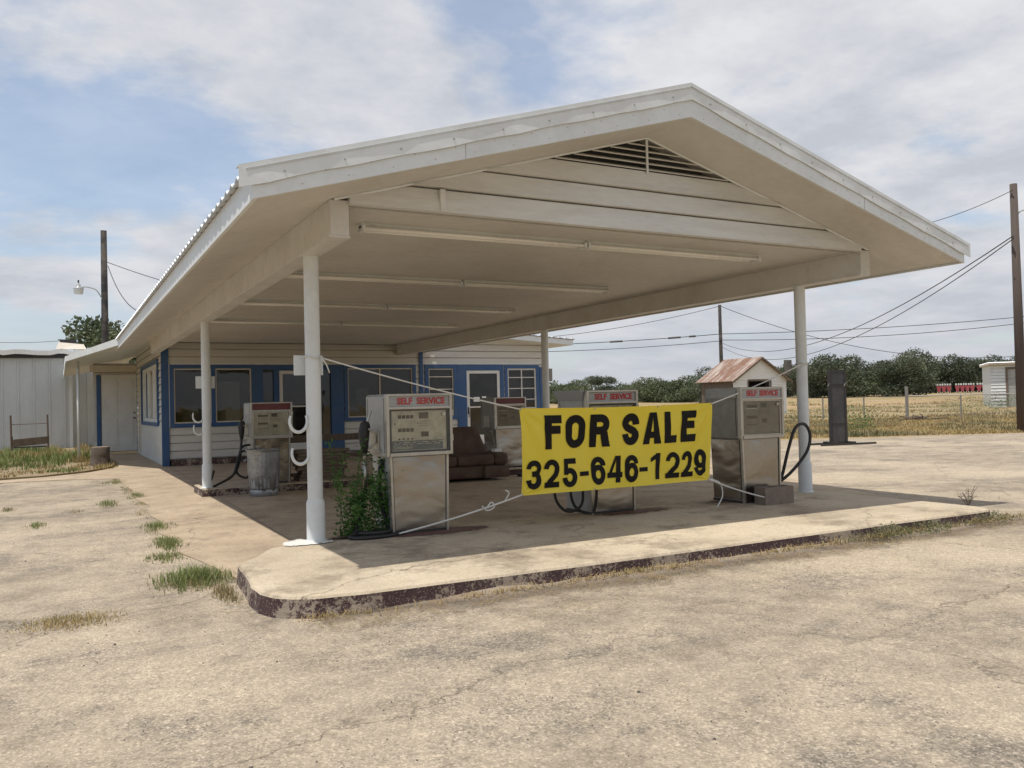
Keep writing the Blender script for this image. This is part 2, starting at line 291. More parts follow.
# ------------------------------------------------------------------ mesh helpers
col = scene.collection
class MB:
    def __init__(s): s.v = []; s.f = []; s.mi = []
    def face(s, pts, mi=0):
        i = len(s.v); s.v += [tuple(p) for p in pts]; s.f.append(tuple(range(i, i + len(pts)))); s.mi.append(mi)
    def hexa(s, p, mi=0):   # p: 4 bottom + 4 top
        i = len(s.v); s.v += [tuple(q) for q in p]
        for f in ((3, 2, 1, 0), (4, 5, 6, 7), (0, 1, 5, 4), (1, 2, 6, 5), (2, 3, 7, 6), (3, 0, 4, 7)): s.f.append(tuple(i + k for k in f)); s.mi.append(mi)
    def box(s, x0, x1, y0, y1, z0, z1, mi=0):
        s.hexa([(x0, y0, z0), (x1, y0, z0), (x1, y1, z0), (x0, y1, z0), (x0, y0, z1), (x1, y0, z1), (x1, y1, z1), (x0, y1, z1)], mi); return s
    def fbox(s, fr, u0, u1, n0, n1, z0, z1, mi=0):
        s.hexa([fr(u0, n1, z0), fr(u1, n1, z0), fr(u1, n0, z0), fr(u0, n0, z0), fr(u0, n1, z1), fr(u1, n1, z1), fr(u1, n0, z1), fr(u0, n0, z1)], mi); return s
    def prism(s, poly, z0, z1, mi=0, mside=None):
        n = len(poly); i = len(s.v); s.v += [(x, y, z0) for x, y in poly] + [(x, y, z1) for x, y in poly]
        s.f.append(tuple(i + k for k in reversed(range(n)))); s.mi.append(mi); s.f.append(tuple(i + n + k for k in range(n))); s.mi.append(mi)
        for k in range(n):
            j = (k + 1) % n; s.f.append((i + k, i + j, i + n + j, i + n + k)); s.mi.append(mi if mside is None else mside)
        return s
    def tube(s, pts, r, seg=8, mi=0, caps=True):
        pts = [Vector(p) for p in pts]; n = len(pts); rr = r if isinstance(r, (list, tuple)) else [r] * n
        i0 = len(s.v); up = None
        for k, p in enumerate(pts):
            d = (pts[min(k + 1, n - 1)] - pts[max(k - 1, 0)]).normalized()
            if up is None:
                up = Vector((0, 0, 1)) if abs(d.z) < .9 else Vector((1, 0, 0))
            a = d.cross(up).normalized(); bb = a.cross(d).normalized(); up = bb
            for q in range(seg):
                t = 2 * math.pi * q / seg; s.v.append(tuple(p + (a * math.cos(t) + bb * math.sin(t)) * rr[k]))
        for k in range(n - 1):
            for q in range(seg):
                a0 = i0 + k * seg + q; a1 = i0 + k * seg + (q + 1) % seg; s.f.append((a0, a1, a1 + seg, a0 + seg)); s.mi.append(mi)
        if caps:
            s.f.append(tuple(i0 + q for q in reversed(range(seg)))); s.mi.append(mi); s.f.append(tuple(i0 + (n - 1) * seg + q for q in range(seg))); s.mi.append(mi)
        return s
    def lathe(s, prof, cx=0, cy=0, seg=24, mi=0, dent=None):
        i0 = len(s.v); n = len(prof)
        for (r, z) in prof:
            for q in range(seg):
                t = 2 * math.pi * q / seg; rr = r
                if dent: rr = dent(r, z, t)
                s.v.append((cx + rr * math.cos(t), cy + rr * math.sin(t), z))
        for k in range(n - 1):
            for q in range(seg):
                a0 = i0 + k * seg + q; a1 = i0 + k * seg + (q + 1) % seg; s.f.append((a0, a1, a1 + seg, a0 + seg)); s.mi.append(mi)
        return s
    def build(s, name, mats, parent=None, bevel=0, smooth=False):
        me = bpy.data.meshes.new(name); me.from_pydata(s.v, [], s.f)
        if not isinstance(mats, (list, tuple)): mats = [mats]
        for m in mats: me.materials.append(M_[m] if isinstance(m, str) else m)
        if len(mats) > 1: me.polygons.foreach_set('material_index', s.mi)
        if bevel:
            bm = bmesh.new(); bm.from_mesh(me); bmesh.ops.remove_doubles(bm, verts=bm.verts, dist=1e-5)
            ed = [e for e in bm.edges if len(e.link_faces) == 2 and e.calc_face_angle(0) > .6]
            bmesh.ops.bevel(bm, geom=ed, offset=bevel, segments=2, profile=.6, affect='EDGES'); bm.to_mesh(me); bm.free()
        if smooth: me.polygons.foreach_set('use_smooth', [True] * len(me.polygons))
        me.update()
        o = bpy.data.objects.new(name, me); col.objects.link(o)
        if parent: o.parent = parent
        return o
def tag(o, label=None, cat=None, group=None, kind=None):
    if label: o['label'] = label
    if cat: o['category'] = cat
    if group: o['group'] = group
    if kind: o['kind'] = kind
    return o
def thing(name, label, cat, loc=(0, 0, 0), rz=0, group=None):
    o = bpy.data.objects.new(name, None); col.objects.link(o); o.location = loc; o.rotation_euler = (0, 0, rz); o.empty_display_size = .2
    return tag(o, label, cat, group)
def kids(o): return [c for c in bpy.data.objects if c.parent == o]
def copy_tree(o, parent=None):
    c = o.copy(); col.objects.link(c)
    if parent: c.parent = parent
    for ch in kids(o): copy_tree(ch, c)
    return c
def relabel(o, label, group=None):
    o['label'] = label
    if group: o['group'] = group
    return o
def textmesh(name, txt, size, mat, parent, loc, xs=1.0, offset=0.0, extrude=.002, rot=(math.pi / 2, 0, 0), spacing=1.0):
    cu = bpy.data.curves.new(name, 'FONT'); cu.body = txt; cu.size = size; cu.align_x = 'CENTER'; cu.align_y = 'CENTER'; cu.offset = offset; cu.extrude = extrude; cu.space_character = spacing
    to = bpy.data.objects.new(name + '_tmp', cu); col.objects.link(to); dg = bpy.context.evaluated_depsgraph_get()
    me = bpy.data.meshes.new_from_object(to.evaluated_get(dg)); bpy.data.objects.remove(to)
    me.name = name; me.materials.clear(); me.materials.append(M_[mat])
    o = bpy.data.objects.new(name, me); col.objects.link(o); o.parent = parent; o.location = loc; o.rotation_euler = rot; o.scale = (xs, 1, 1); return o

# ------------------------------------------------------------------ setting: ground
def grid_sheet(name, poly_bounds, z, mat, n=1):
    x0, x1, y0, y1 = poly_bounds; m = MB(); m.face([(x0, y0, z), (x1, y0, z), (x1, y1, z), (x0, y1, z)]); o = m.build(name, mat); return tag(o, kind='structure')
def zfar(d): return 1.1 * max(0, min(1, (d - 60) / 100)) - .02
g = MB(); g.face([(-900, -900, -.02), (1100, -900, -.02), (1100, 1100, -.02), (-900, 1100, -.02)]); tag(g.build('ground', 'field'), kind='structure')
lotpoly = [(-12, -12), (60, -12), (60, 4.8), (44, 10.6), (33, 14.4), (27.7, 16.4), (25.6, 17.25), (22.8, 18.1), (20.4, 19.3), (17.5, 21.4), (16.3, 23.6), (16.0, 31), (13.4, 31), (13.4, 22.9), (1.2, 22.9), (-.2, 21.3), (-1.1, 20.2), (-2.6, 20.6), (-12, 21.4)]
m = MB(); m.face([(x, y, 0) for x, y in lotpoly]); tag(m.build('asphalt_lot', 'asphalt'), kind='structure')
# concrete apron under and beside the canopy, a thin slab with a ragged left edge
rnd = random.Random(3)
ap = [(1.28, 7.3), (1.15, 8.3), (1.02, 9.0), (1.08, 9.8), (.98, 10.7), (1.12, 11.6), (1.05, 12.6), (1.17, 13.6), (1.06, 14.9), (1.13, 16.5), (1.06, 18.2), (1.1, 19.6), (.3, 20.1), (-.7, 20.3), (-1.6, 20.3), (-1.5, 21.0), (-.3, 21.4), (.6, 22.2), (1.3, 23.6), (1.45, 26), (1.2, 31.25), (2.42, 31.25), (2.42, 22.9), (13.3, 22.9), (13.3, 15.5), (11.6, 12.8), (10.4, 9.0), (9.6, 7.0)]
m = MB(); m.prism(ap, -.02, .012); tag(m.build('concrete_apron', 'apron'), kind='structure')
# expansion joints cut as thin dark strips
m = MB()
for a, b in (((2.12, 8.2), (2.42, 22.8)), ((5.3, 8.2), (5.3, 14.3)), ((8.9, 8.2), (8.9, 14.3))):
    a = Vector(a); b = Vector(b); d = (b - a).normalized(); q = Vector((-d.y, d.x)) * .006
    m.face([(*(a - q), .0162), (*(b - q), .0162), (*(b + q), .0162), (*(a + q), .0162)])
for y in (11.4,):
    m.face([(1.2, y - .006, .0165), (10.8, y - .006, .0165), (10.8, y + .006, .0165), (1.2, y + .006, .0165)])
tag(m.build('apron_joints', 'cmu'), kind='structure')

def island(name, poly, z, mats=('island', 'flaking'), rough=.02, seed=1):
    """raised slab: worn rounded arris, maroon painted kerb face"""
    rn = random.Random(seed); P = []
    n = len(poly)
    for i in range(n):
        a = Vector(poly[i]); b = Vector(poly[(i + 1) % n]); Ls = (b - a).length; k = max(1, int(Ls / .12))
        for j in range(k):
            p = a.lerp(b, j / k); P.append(p)
    N_ = len(P); cen = sum(P, Vector((0, 0))) / N_
    def off(i, d):
        t = (P[(i + 1) % N_] - P[i - 1]).normalized(); return P[i] + Vector((-t.y, t.x)) * d   # inward for CCW
    rings = []
    nz = [noise.noise(Vector((p.x * 2.3, p.y * 2.3, seed))) for p in P]; nf = [noise.noise(Vector((p.x * 9, p.y * 9, seed + 5))) for p in P]
    for (dd, zz) in ((-.01, -.02), (0, z * .45), (.004, z * .86), (.016, z * .97), (.05, z)):
        ring = []
        for i in range(N_):
            chip = max(0, nz[i]) * .03 + max(0, nf[i]) * .02
            w_ = chip if zz > z * .4 else chip * .3
            q = off(i, dd + w_ + (.01 * nf[i] if zz < z else 0)); ring.append((q.x, q.y, zz - (chip * .35 if z * .8 < zz < z else 0)))
        rings.append(ring)
    m = MB(); i0 = 0
    for rg in rings: m.v += rg
    for k in range(len(rings) - 1):
        for i in range(N_):
            j = (i + 1) % N_; m.f.append((k * N_ + i, k * N_ + j, (k + 1) * N_ + j, (k + 1) * N_ + i)); m.mi.append(1 if k < 2 else 0)
    m.f.append(tuple((len(rings) - 1) * N_ + i for i in range(N_))); m.mi.append(0)
    return tag(m.build(name, list(mats)), kind='structure')
front_poly = [(1.19, 6.15), (1.20, 6.0), (1.26, 5.83), (1.36, 5.72), (1.50, 5.65), (1.85, 5.59), (3.8, 5.53), (6.4, 5.54), (8.70, 5.52), (8.82, 5.58), (8.90, 5.75), (8.88, 8.12), (1.95, 8.12), (1.6, 7.72), (1.26, 7.16)]
island('pump_island', front_poly, .15, seed=2)
rear_poly = [(2.02, 14.36), (9.0, 14.36), (9.0, 15.35), (2.02, 15.35)]
island('pump_island', rear_poly, .14, seed=8)
tag(bpy.data.objects['pump_island'], kind='structure')
def dirtm():
    m, t, b = ntree('dirt_and_straw_litter'); N = NT(t); p = N.pos(); f = N.noise(p, 5, 9, .8); g_ = N.noise(p, 70, 5, .75)
    c = N.mix(N.ramp(f, [(.42, 0.0), (.58, 1.0)]), (.34, .285, .22), (.235, .165, .10)); c = N.mix(N.ramp(g_, [(.36, .6), (.5, 0.0)]), c, (.09, .07, .05)); c = N.mix(N.ramp(N.noise(p, 110, 3, .7), [(.56, 0.0), (.66, .6)]), c, (.50, .42, .30))
    N.t.links.new(c, b.inputs['Base Color']); b.inputs['Roughness'].default_value = .95; N.bump(b, g_, .7, .015)
    out = [n for n in t.nodes if n.type == 'OUTPUT_MATERIAL'][0]; z = N.n('ShaderNodeSeparateXYZ', {0: p}).outputs[2]
    k = N.ramp(N.m('ADD', N.m('MULTIPLY', z, 14.0), N.m('MULTIPLY', f, .9)), [(.50, 0.0), (.95, 1.0)])
    mx = N.n('ShaderNodeMixShader', {0: k, 1: N.n('ShaderNodeBsdfTransparent').outputs[0], 2: b.outputs[0]}); t.links.new(mx.outputs[0], out.inputs[0]); return m
M_['litter'] = dirtm()
def bankz(x): return max(.012, min(1, (x - 1.7) / 1.2) * (.055 + .022 * noise.noise(Vector((x * 1.7, 3, 0)))))
m = MB(); NX, NY = 180, 8
for j in range(NY + 1):
    for i in range(NX + 1):
        x = 1.5 + 7.9 * i / NX; f = j / NY; y0 = 5.60; wd = .42 + .16 * noise.noise(Vector((x * 1.1, 7, 0))); h = bankz(x) * (1 - f) ** 1.7 * (1 if x < 8.9 else max(0, 1 - (x - 8.9) / .5))
        m.v.append((x, y0 - wd * f, .005 + h + .006 * noise.noise(Vector((x * 9, f * 5, 1))) * (1 - f)))
for j in range(NY):
    for i in range(NX):
        a = j * (NX + 1) + i; m.f.append((a, a + NX + 1, a + NX + 2, a + 1)); m.mi.append(0)
tag(m.build('kerb_dirt', 'litter', smooth=True), kind='structure')
# worn red paint around the front pumps
for (x, y, sx, sy) in ((3.3, 7.75, .95, .28), (5.7, 7.75, .85, .25), (7.35, 7.8, .8, .3), (2.55, 7.95, .6, .2)):
    m = MB(); m.face([(-1.1, -1.1, 0), (1.1, -1.1, 0), (1.1, 1.1, 0), (-1.1, 1.1, 0)]); o = m.build('floor_paint_patch', 'redstain'); o.location = (x, y, .1545); o.scale = (sx, sy, 1); tag(o, kind='structure')
def whitestain():
    m, t, b = ntree('spilled_white_paint'); N = NT(t); f = N.noise(N.pos(), 9, 6, .7, .6); out = [n for n in t.nodes if n.type == 'OUTPUT_MATERIAL'][0]
    b.inputs['Base Color'].default_value = (.66, .65, .60, 1); b.inputs['Roughness'].default_value = .7
    d = N.n('ShaderNodeVectorMath', {0: N.n('ShaderNodeTexCoord').outputs['Object']}, operation='LENGTH').outputs['Value']
    k = N.ramp(N.m('ADD', N.m('MULTIPLY', d, .55), N.m('MULTIPLY', f, 1.0)), [(.86, .95), (.92, 0.0)])
    mx = N.n('ShaderNodeMixShader', {0: k, 1: N.n('ShaderNodeBsdfTransparent').outputs[0], 2: b.outputs[0]}); t.links.new(mx.outputs[0], out.inputs[0]); return m
M_['whitestain'] = whitestain()
for (x, y, z, r) in ((2.02, 7.88, .1585, .30), (2.1, 14.5, .1445, .16)):
    m = MB(); m.face([(-1.2, -1.2, 0), (1.2, -1.2, 0), (1.2, 1.2, 0), (-1.2, 1.2, 0)]); o = m.build('paint_spill', 'whitestain'); o.location = (x, y, z); o.scale = (r, r * .8, 1); tag(o, kind='structure')
# maroon kerb strip along the shop front
m = MB(); m.box(2.48, 14.2, 22.72, 22.9, -.02, .17); tag(m.build('shopfront_kerb', 'flaking'), kind='structure')

# ------------------------------------------------------------------ canopy
CX = 5.36
canopy = thing('canopy', 'large white gabled canopy on steel columns in front of the blue and white shop', 'canopy', (0, 0, 0))
YG, YW, YE = 6.20, 6.93, 23.2
EL, ER = 1.25, 9.47
def zs(x): return 4.12 - .285 * abs(x - CX)          # underside plane
def zr(x): return 4.395 - .300 * abs(x - CX)         # top plane
# soffit sheets (sloping underside), two slopes
m = MB()
for s in (-1, 1):
    xe = CX + s * (CX - EL - .04)
    q = [(CX, YG + .03, zs(CX)), (xe, YG + .03, zs(xe)), (xe, YE, zs(xe)), (CX, YE, zs(CX))]
    t_ = [(x, y, z + .03) for x, y, z in q]; m.hexa(q + t_)
m.build('soffit', 'soffit', canopy)
# corrugated roof sheets
def corr_roof(name, mat, parent, x0, x1, zf, y0, y1, period=.23, amp=.028, over=0.0):
    m = MB(); prof = []; y = y0
    while y < y1:
        for dy, h in ((0, 0), (.45, 0), (.58, 1), (.80, 1), (.93, 0)):
            yy = y + dy * period
            if yy <= y1: prof.append((yy, h * amp))
        y += period
    for i in range(len(prof) - 1):
        (ya, ha), (yb, hb) = prof[i], prof[i + 1]
        m.face([(x0, ya, zf(x0) + ha), (x1, ya, zf(x1) + ha), (x1, yb, zf(x1) + hb), (x0, yb, zf(x0) + hb)])
        m.face([(x0, ya, zf(x0) + ha - .012), (x0, yb, zf(x0) + hb - .012), (x1, yb, zf(x1) + hb - .012), (x1, ya, zf(x1) + ha - .012)])
        m.face([(x0, ya, zf(x0) + ha - .012), (x0, ya, zf(x0) + ha), (x0, yb, zf(x0) + hb), (x0, yb, zf(x0) + hb - .012)])
        m.face([(x1, ya, zf(x1) + ha - .012), (x1, yb, zf(x1) + hb - .012), (x1, yb, zf(x1) + hb), (x1, ya, zf(x1) + ha)])
    return m.build(name, mat, parent)
corr_roof('roof_sheet', 'steelroof', canopy, EL - .05, CX, zr, YG - .02, 23.25)
corr_roof('roof_sheet', 'steelroof', canopy, CX, ER + .05, zr, YG - .02, 23.25)
# rake boards and metal rake trim, front gable
for s in (-1, 1):
    xe = CX + s * (CX - EL)
    m = MB(); xs_ = [CX + (xe - CX) * k / 14 for k in range(15)]
    rn = random.Random(5 + s)
    for k in range(14):
        a, b = xs_[k], xs_[k + 1]
        za0, zb0 = zs(a) - .012, zs(b) - .012
        q = [(a, YG, za0), (b, YG, zb0), (b, YG + .03, zb0), (a, YG + .03, za0), (a, YG, zr(a) - .08), (b, YG, zr(b) - .08), (b, YG + .03, zr(b) - .08), (a, YG + .03, zr(a) - .08)]
        m.hexa(q)
    m.build('rake_board', 'white', canopy)
    m = MB(); xe2 = xe + s * .10
    pts = [CX + (xe2 - CX) * k / 20 for k in range(21)]; wob = [.006 * math.sin(k * 1.9) + rn.uniform(-.003, .003) for k in range(21)]
    for k in range(20):
        a, b = pts[k], pts[k + 1]; h = .135
        m.hexa([(a, YG - .016 + wob[k] * .6, zr(a) + .01 - h + wob[k]), (b, YG - .016 + wob[k + 1] * .6, zr(b) + .01 - h + wob[k + 1]), (b, YG - .008, zr(b) + .01 - h + wob[k + 1]), (a, YG - .008, zr(a) + .01 - h + wob[k]),
                (a, YG - .014, zr(a) + .035), (b, YG - .014, zr(b) + .035), (b, YG - .006, zr(b) + .035), (a, YG - .006, zr(a) + .035)])
        m.hexa([(a, YG - .014, zr(a) + .035), (b, YG - .014, zr(b) + .035), (b, YG + .10, zr(b) + .035), (a, YG + .10, zr(a) + .035), (a, YG - .014, zr(a) + .039), (b, YG - .014, zr(b) + .039), (b, YG + .10, zr(b) + .039), (a, YG + .10, zr(a) + .039)])
    tr = m.build('rake_trim', 'white', canopy)
    m = MB()
    for k in range(9):
        x = CX + (xe - CX) * (k + .5) / 9; z = zr(x) - .07; m.tube([(x, YG - .022, z), (x, YG - .012, z)], .008, 6)
    m.build('screw', 'alu', tr)
# eave fascias
for s in (-1, 1):
    xe = CX + s * (CX - EL); xi = xe - s * .03
    m = MB(); n = 24
    for k in range(n):
        ya = YG + .03 + (YE - YG - .03) * k / n; yb = YG + .03 + (YE - YG - .03) * (k + 1) / n
        m.box(min(xe, xi), max(xe, xi), ya, yb - (.003 if k % 4 == 3 else 0), zs(xe) - .012, zr(xe) - .015)
    m.build('eave_fascia', 'white', canopy)
# nail heads and butt joints along the lower edge of the rake boards
for s in (-1, 1):
    m = MB()
    for k in range(22):
        x = CX + s * (.15 + k * .18); z = zs(x) + .03 + (.07 if k % 2 else 0); m.tube([(x, YG - .002, z), (x, YG + .001, z)], .004, 5)
    m.build('nail_head', 'rust', canopy)
    for q in (2.4,):
        x = CX + s * q; MB().box(x - .0015, x + .0015, YG - .001, YG, zs(x) - .01, zr(x) - .12).build('butt_joint', 'rust', canopy)
# beams
for (a, b) in ((2.03, 2.19), (8.57, 8.73)):
    m = MB(); ys = [YW, 7.75, 14.4, 22.86]
    for k in range(3): m.box(a, b, ys[k], ys[k + 1] - .004, 2.872, zs(a if a < CX else b) - .002)
    # bottom flange lip
    m.box(a - .012, b + .012, YW + .01, 22.86, 2.852, 2.872)
    m.build('beam', 'beam', canopy)
# ceiling
m = MB()
for k in range(7):
    ya = YW + .1 + k * 2.22; yb = min(ya + 2.217, 22.885)
    for (xa, xb) in ((2.19, 4.6), (4.603, 7.0), (7.003, 8.57)): m.box(xa, xb, ya, yb, 3.135, 3.15)
m.build('ceiling', 'soffit', canopy)
# gable wall of wide lapped boards
m = MB()
zb = [3.135, 3.345, 3.555, 3.765]; ends = [3.345, 3.555, 3.765]
for i in range(3):
    z0, z1 = zb[i] + (.016 if i else 0), ends[i]
    h0 = (4.13 - z0 - .03) / .285; h1 = (4.13 - z1) / .285
    yo0, yo1 = YW - .055, YW - .006
    if i == 0:
        zc_ = 4.13 - .285 * 3.17; h0 = 3.17
        m.hexa([(CX - 3.17, yo0, z0), (CX + 3.17, yo0, z0), (CX + 3.17, YW + .03, z0), (CX - 3.17, YW + .03, z0), (CX - 3.17, yo0 + .015, zc_), (CX + 3.17, yo0 + .015, zc_), (CX + 3.17, YW + .03, zc_), (CX - 3.17, YW + .03, zc_)])
        z0 = zc_; yo0 += .015
    m.hexa([(CX - h0, yo0, z0), (CX + h0, yo0, z0), (CX + h0, YW + .03, z0), (CX - h0, YW + .03, z0), (CX - h1, yo1, z1), (CX + h1, yo1, z1), (CX + h1, YW + .03, z1), (CX - h1, YW + .03, z1)])
m.box(3.02, 3.07, YW - .06, YW - .03, 3.14, 3.34)
m.build('gable_siding', 'gable', canopy)
m = MB(); n_ = 12
for k in range(n_):
    a, b = 2.35 + 6.9 * k / n_, 2.35 + 6.9 * (k + 1) / n_; m.hexa([(a, 23.12, 3.0), (b, 23.12, 3.0), (b, 23.18, 3.0), (a, 23.18, 3.0), (a, 23.12, zs(a) - .004), (b, 23.12, zs(b) - .004), (b, 23.18, zs(b) - .004), (a, 23.18, zs(a) - .004)])
m.build('rear_gable', 'siding', canopy)
# quarter-round trim along rake/gable junction
for s in (-1, 1):
    m = MB(); xe = CX + s * 3.3; m.tube([(CX, YW - .03, zs(CX) - .012), (xe, YW - .03, zs(xe) - .012)], .014, 6); m.build('corner_moulding', 'white', canopy)
# louvred vent
vent = MB().build('gable_vent', 'dark', canopy) if False else None
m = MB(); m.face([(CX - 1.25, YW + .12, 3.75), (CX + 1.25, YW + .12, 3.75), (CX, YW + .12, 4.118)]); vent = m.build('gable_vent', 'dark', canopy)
for k in range(5):
    z = 3.785 + k * .062; h = (4.11 - z - .03) / .285
    if h < .05: break
    m = MB(); m.hexa([(CX - h - .07, YW - .02, z - .012), (CX + h + .07, YW - .02, z - .012), (CX + h, YW + .06, z + .03), (CX - h, YW + .06, z + .03), (CX - h - .07, YW - .02, z), (CX + h + .07, YW - .02, z), (CX + h, YW + .06, z + .04), (CX - h, YW + .06, z + .04)])
    m.build('louvre', 'siding', vent)
m = MB(); m.box(CX - .012, CX + .012, YW - .035, YW - .022, 3.74, 4.09); m.build('mullion', 'white', vent)
# columns
def column(x, y, zb, hooks=None, plate=None):
    c = thing('column', None, None); c.parent = canopy; c.location = (x, y, 0)
    for k in ('label', 'category'):
        if k in c: del c[k]
    m = MB(); m.lathe([(.071, zb), (.071, 2.852)], seg=24); sh = m.build('shaft', 'white', c, smooth=True)
    m = MB(); m.lathe([(.105, zb - .01), (.10, zb + .008), (.090, zb + .014), (.087, zb + .03), (.086, zb + .36), (.080, zb + .385), (.072, zb + .40)], seg=24); m.build('base_sleeve', 'white', c, smooth=True)
    if plate:
        px, pz, pw, ph, mt = plate; m = MB(); m.box(px - pw / 2, px + pw / 2, .08, .092, pz - ph / 2, pz + ph / 2); m.build('plate', mt, c)
    for (hx, hz, r) in hooks or []:
        pts = []
        for k in range(21):
            t = R(150) + R(240) * k / 20; pts.append((hx + r * math.cos(t), -.03 if y < 10 else -.02, hz + .02 + r * 1.25 * math.sin(t)))
        m = MB(); m.tube(pts, [.011 + .005 * math.sin(math.pi * k / 20) for k in range(21)], 8); m.build('horseshoe_hook', 'white', c, smooth=True)
    return c
m = MB()
column(2.125, 7.93, .15, [(-.155, 1.27, .082), (-.14, .97, .082)], (-.02, 1.82, .28, .19, 'white'))
column(8.60, 7.93, .15, None, (-.16, 1.79, .13, .19, 'steelgrey'))
column(2.125, 14.55, .14, [(-.13, 1.30, .085), (-.12, 1.10, .085)], (-.0, 1.87, .30, .20, 'white'))
column(8.60, 14.55, .14, None, (.16, 1.95, .10, .26, 'steelgrey'))

# fluorescent fixtures
def fixture(y, xa, xb, label):
    t = thing('ceiling_light', label, 'ceiling light', ((xa + xb) / 2, y, 3.135), 0, 'fluorescent strip lights under the canopy')
    h = (xb - xa) / 2
    for (a, b) in ((-h, -.01), (.01, h)):
        m = MB(); m.box(a, b, -.035, .035, -.05, 0); m.build('housing', 'white', t)
        for sy in (-.055, .055): MB().tube([(a + .03, sy, -.058), (b - .03, sy, -.058)], .019, 8).build('tube', 'tube', t, smooth=True)
        for q0 in (a, b - .03): MB().box(q0, q0 + .03, -.075, .075, -.085, -.03).build('tube_socket', 'white', t)
    return t
fixture(7.57, 2.5, 7.5, 'long twin-tube strip light nearest the front gable, just behind the lapped boards')
fixture(10.6, 2.5, 7.4, 'long twin-tube strip light, second row from the front gable')
fixture(13.6, 2.45, 7.4, 'long twin-tube strip light, third row from the front gable')
fixture(16.6, 2.45, 7.6, 'long twin-tube strip light nearest the shop front, the farthest row')

# ------------------------------------------------------------------ shop building
shop = thing('shop_building', 'white lap-sided shop with blue window trim behind the canopy', 'building', (0, 0, 0))
YF = 22.9; XS = 2.33
def frame_front(u, n, z): return (u, YF - n, z)
def frame_side(u, n, z): return (XS - n, u, z)
def siding(fr, u0, u1, z0, z1, openings, bh, lap=.022, mat='siding', name='wall', parent=None, depth=.12, gap=.024):
    m = MB(); z = z0
    while z < z1 - 1e-4:
        zt_ = min(z + bh, z1)
        cuts = sorted({z, zt_} | {c for o in openings for c in (o[2], o[3]) if z < c < zt_})
        for a, b in zip(cuts[:-1], cuts[1:]):
            mid = (a + b) / 2; iv = [(u0, u1)]
            for o in openings:
                if o[2] < mid < o[3]:
                    nv = []
                    for p, q in iv:
                        if o[1] <= p or o[0] >= q: nv.append((p, q)); continue
                        if o[0] > p: nv.append((p, o[0]))
                        if o[1] < q: nv.append((o[1], q))
                    iv = nv
            fo = lambda zz: lap * (1 - (zz - z) / bh)
            for p, q in iv:
                aa = min(a + gap, b) if a == z else a
                m.face([fr(p, fo(aa), aa), fr(q, fo(aa), aa), fr(q, fo(b), b), fr(p, fo(b), b)])
                if a == z:
                    m.face([fr(p, -.05, aa), fr(q, -.05, aa), fr(q, fo(aa), aa), fr(p, fo(aa), aa)]); m.face([fr(p, -.05, a), fr(q, -.05, a), fr(q, -.05, aa), fr(p, -.05, aa)]); m.face([fr(p, .0, a), fr(q, .0, a), fr(q, -.05, a), fr(p, -.05, a)])
                m.face([fr(p, -depth, a), fr(p, -depth, b), fr(q, -depth, b), fr(q, -depth, a)])
        z = zt_
    for (a, b, c, d) in openings:   # reveals
        m.face([fr(a, .02, c), fr(a, -depth, c), fr(a, -depth, d), fr(a, .02, d)]); m.face([fr(b, .02, c), fr(b, .02, d), fr(b, -depth, d), fr(b, -depth, c)])
        m.face([fr(a, .02, d), fr(a, -depth, d), fr(b, -depth, d), fr(b, .02, d)]); m.face([fr(a, .02, c), fr(b, .02, c), fr(b, -depth, c), fr(a, -depth, c)])
    return m.build(name, mat, parent)
def win(fr, parent, u0, u1, z0, z1, trim=.10, inner=.032, mull=(), rails=(), name='window', inner_mat='cream', trim_mat='blue', blue_mull=(), glassn=-.035, trimn=.045, sides=(1, 1, 1, 1)):
    """u0..z1 = outer edge of the painted trim"""
    m = MB(); l, r_, b, t = (trim * k for k in sides)
    if l: m.fbox(fr, u0, u0 + l, .0, trimn, z0, z1)
    if r_: m.fbox(fr, u1 - r_, u1, .0, trimn, z0, z1)
    if b: m.fbox(fr, u0 + l, u1 - r_, .0, trimn - .002, z0, z0 + b)
    if t: m.fbox(fr, u0 + l, u1 - r_, .0, trimn - .002, z1 - t, z1)
    for c in blue_mull: m.fbox(fr, c - trim / 2, c + trim / 2, .0, trimn - .003, z0 + b, z1 - t)
    w_ = m.build(name, trim_mat, parent)
    a, b_, c, d = u0 + l, u1 - r_, z0 + b, z1 - t
    m = MB()
    cells = [a] + [x for c0 in blue_mull for x in (c0 - trim / 2, c0 + trim / 2)] + [b_]
    for i in range(0, len(cells), 2):
        p, q = cells[i], cells[i + 1]
        m.fbox(fr, p, p + inner, -.06, .012, c, d); m.fbox(fr, q - inner, q, -.06, .012, c, d)
        m.fbox(fr, p + inner, q - inner, -.06, .010, c, c + inner); m.fbox(fr, p + inner, q - inner, -.06, .010, d - inner, d)
    for x in mull: m.fbox(fr, x - .018, x + .018, -.055, .006, c + inner, d - inner)
    for z in rails: m.fbox(fr, a + inner, b_ - inner, -.055, .004, z - .014, z + .014)
    m.build('frame', inner_mat, w_)
    m = MB(); m.face([fr(a, glassn, c), fr(b_, glassn, c), fr(b_, glassn, d), fr(a, glassn, d)]); m.build('pane', 'glass', w_)
    return w_
ops = [(2.56, 4.50, 1.07, 2.50), (4.62, 6.90, .2, 2.55), (7.08, 9.06, 1.10, 2.50), (9.50, 10.36, 1.03, 2.50), (10.76, 11.90, .2, 2.50), (12.14, 13.20, 1.2, 2.50)]
siding(frame_front, 2.35, 9.30, .17, 3.14, [o for o in ops if o[1] < 9.3], .2, parent=shop)
siding(frame_front, 9.30, 13.40, .17, 3.50, [o for o in ops if o[0] > 9.3], .2, parent=shop)
sops = [(24.1, 28.9, 1.10, 2.72)]
siding(frame_side, 22.9, 31.3, .0, 3.35, sops, .19, parent=shop)
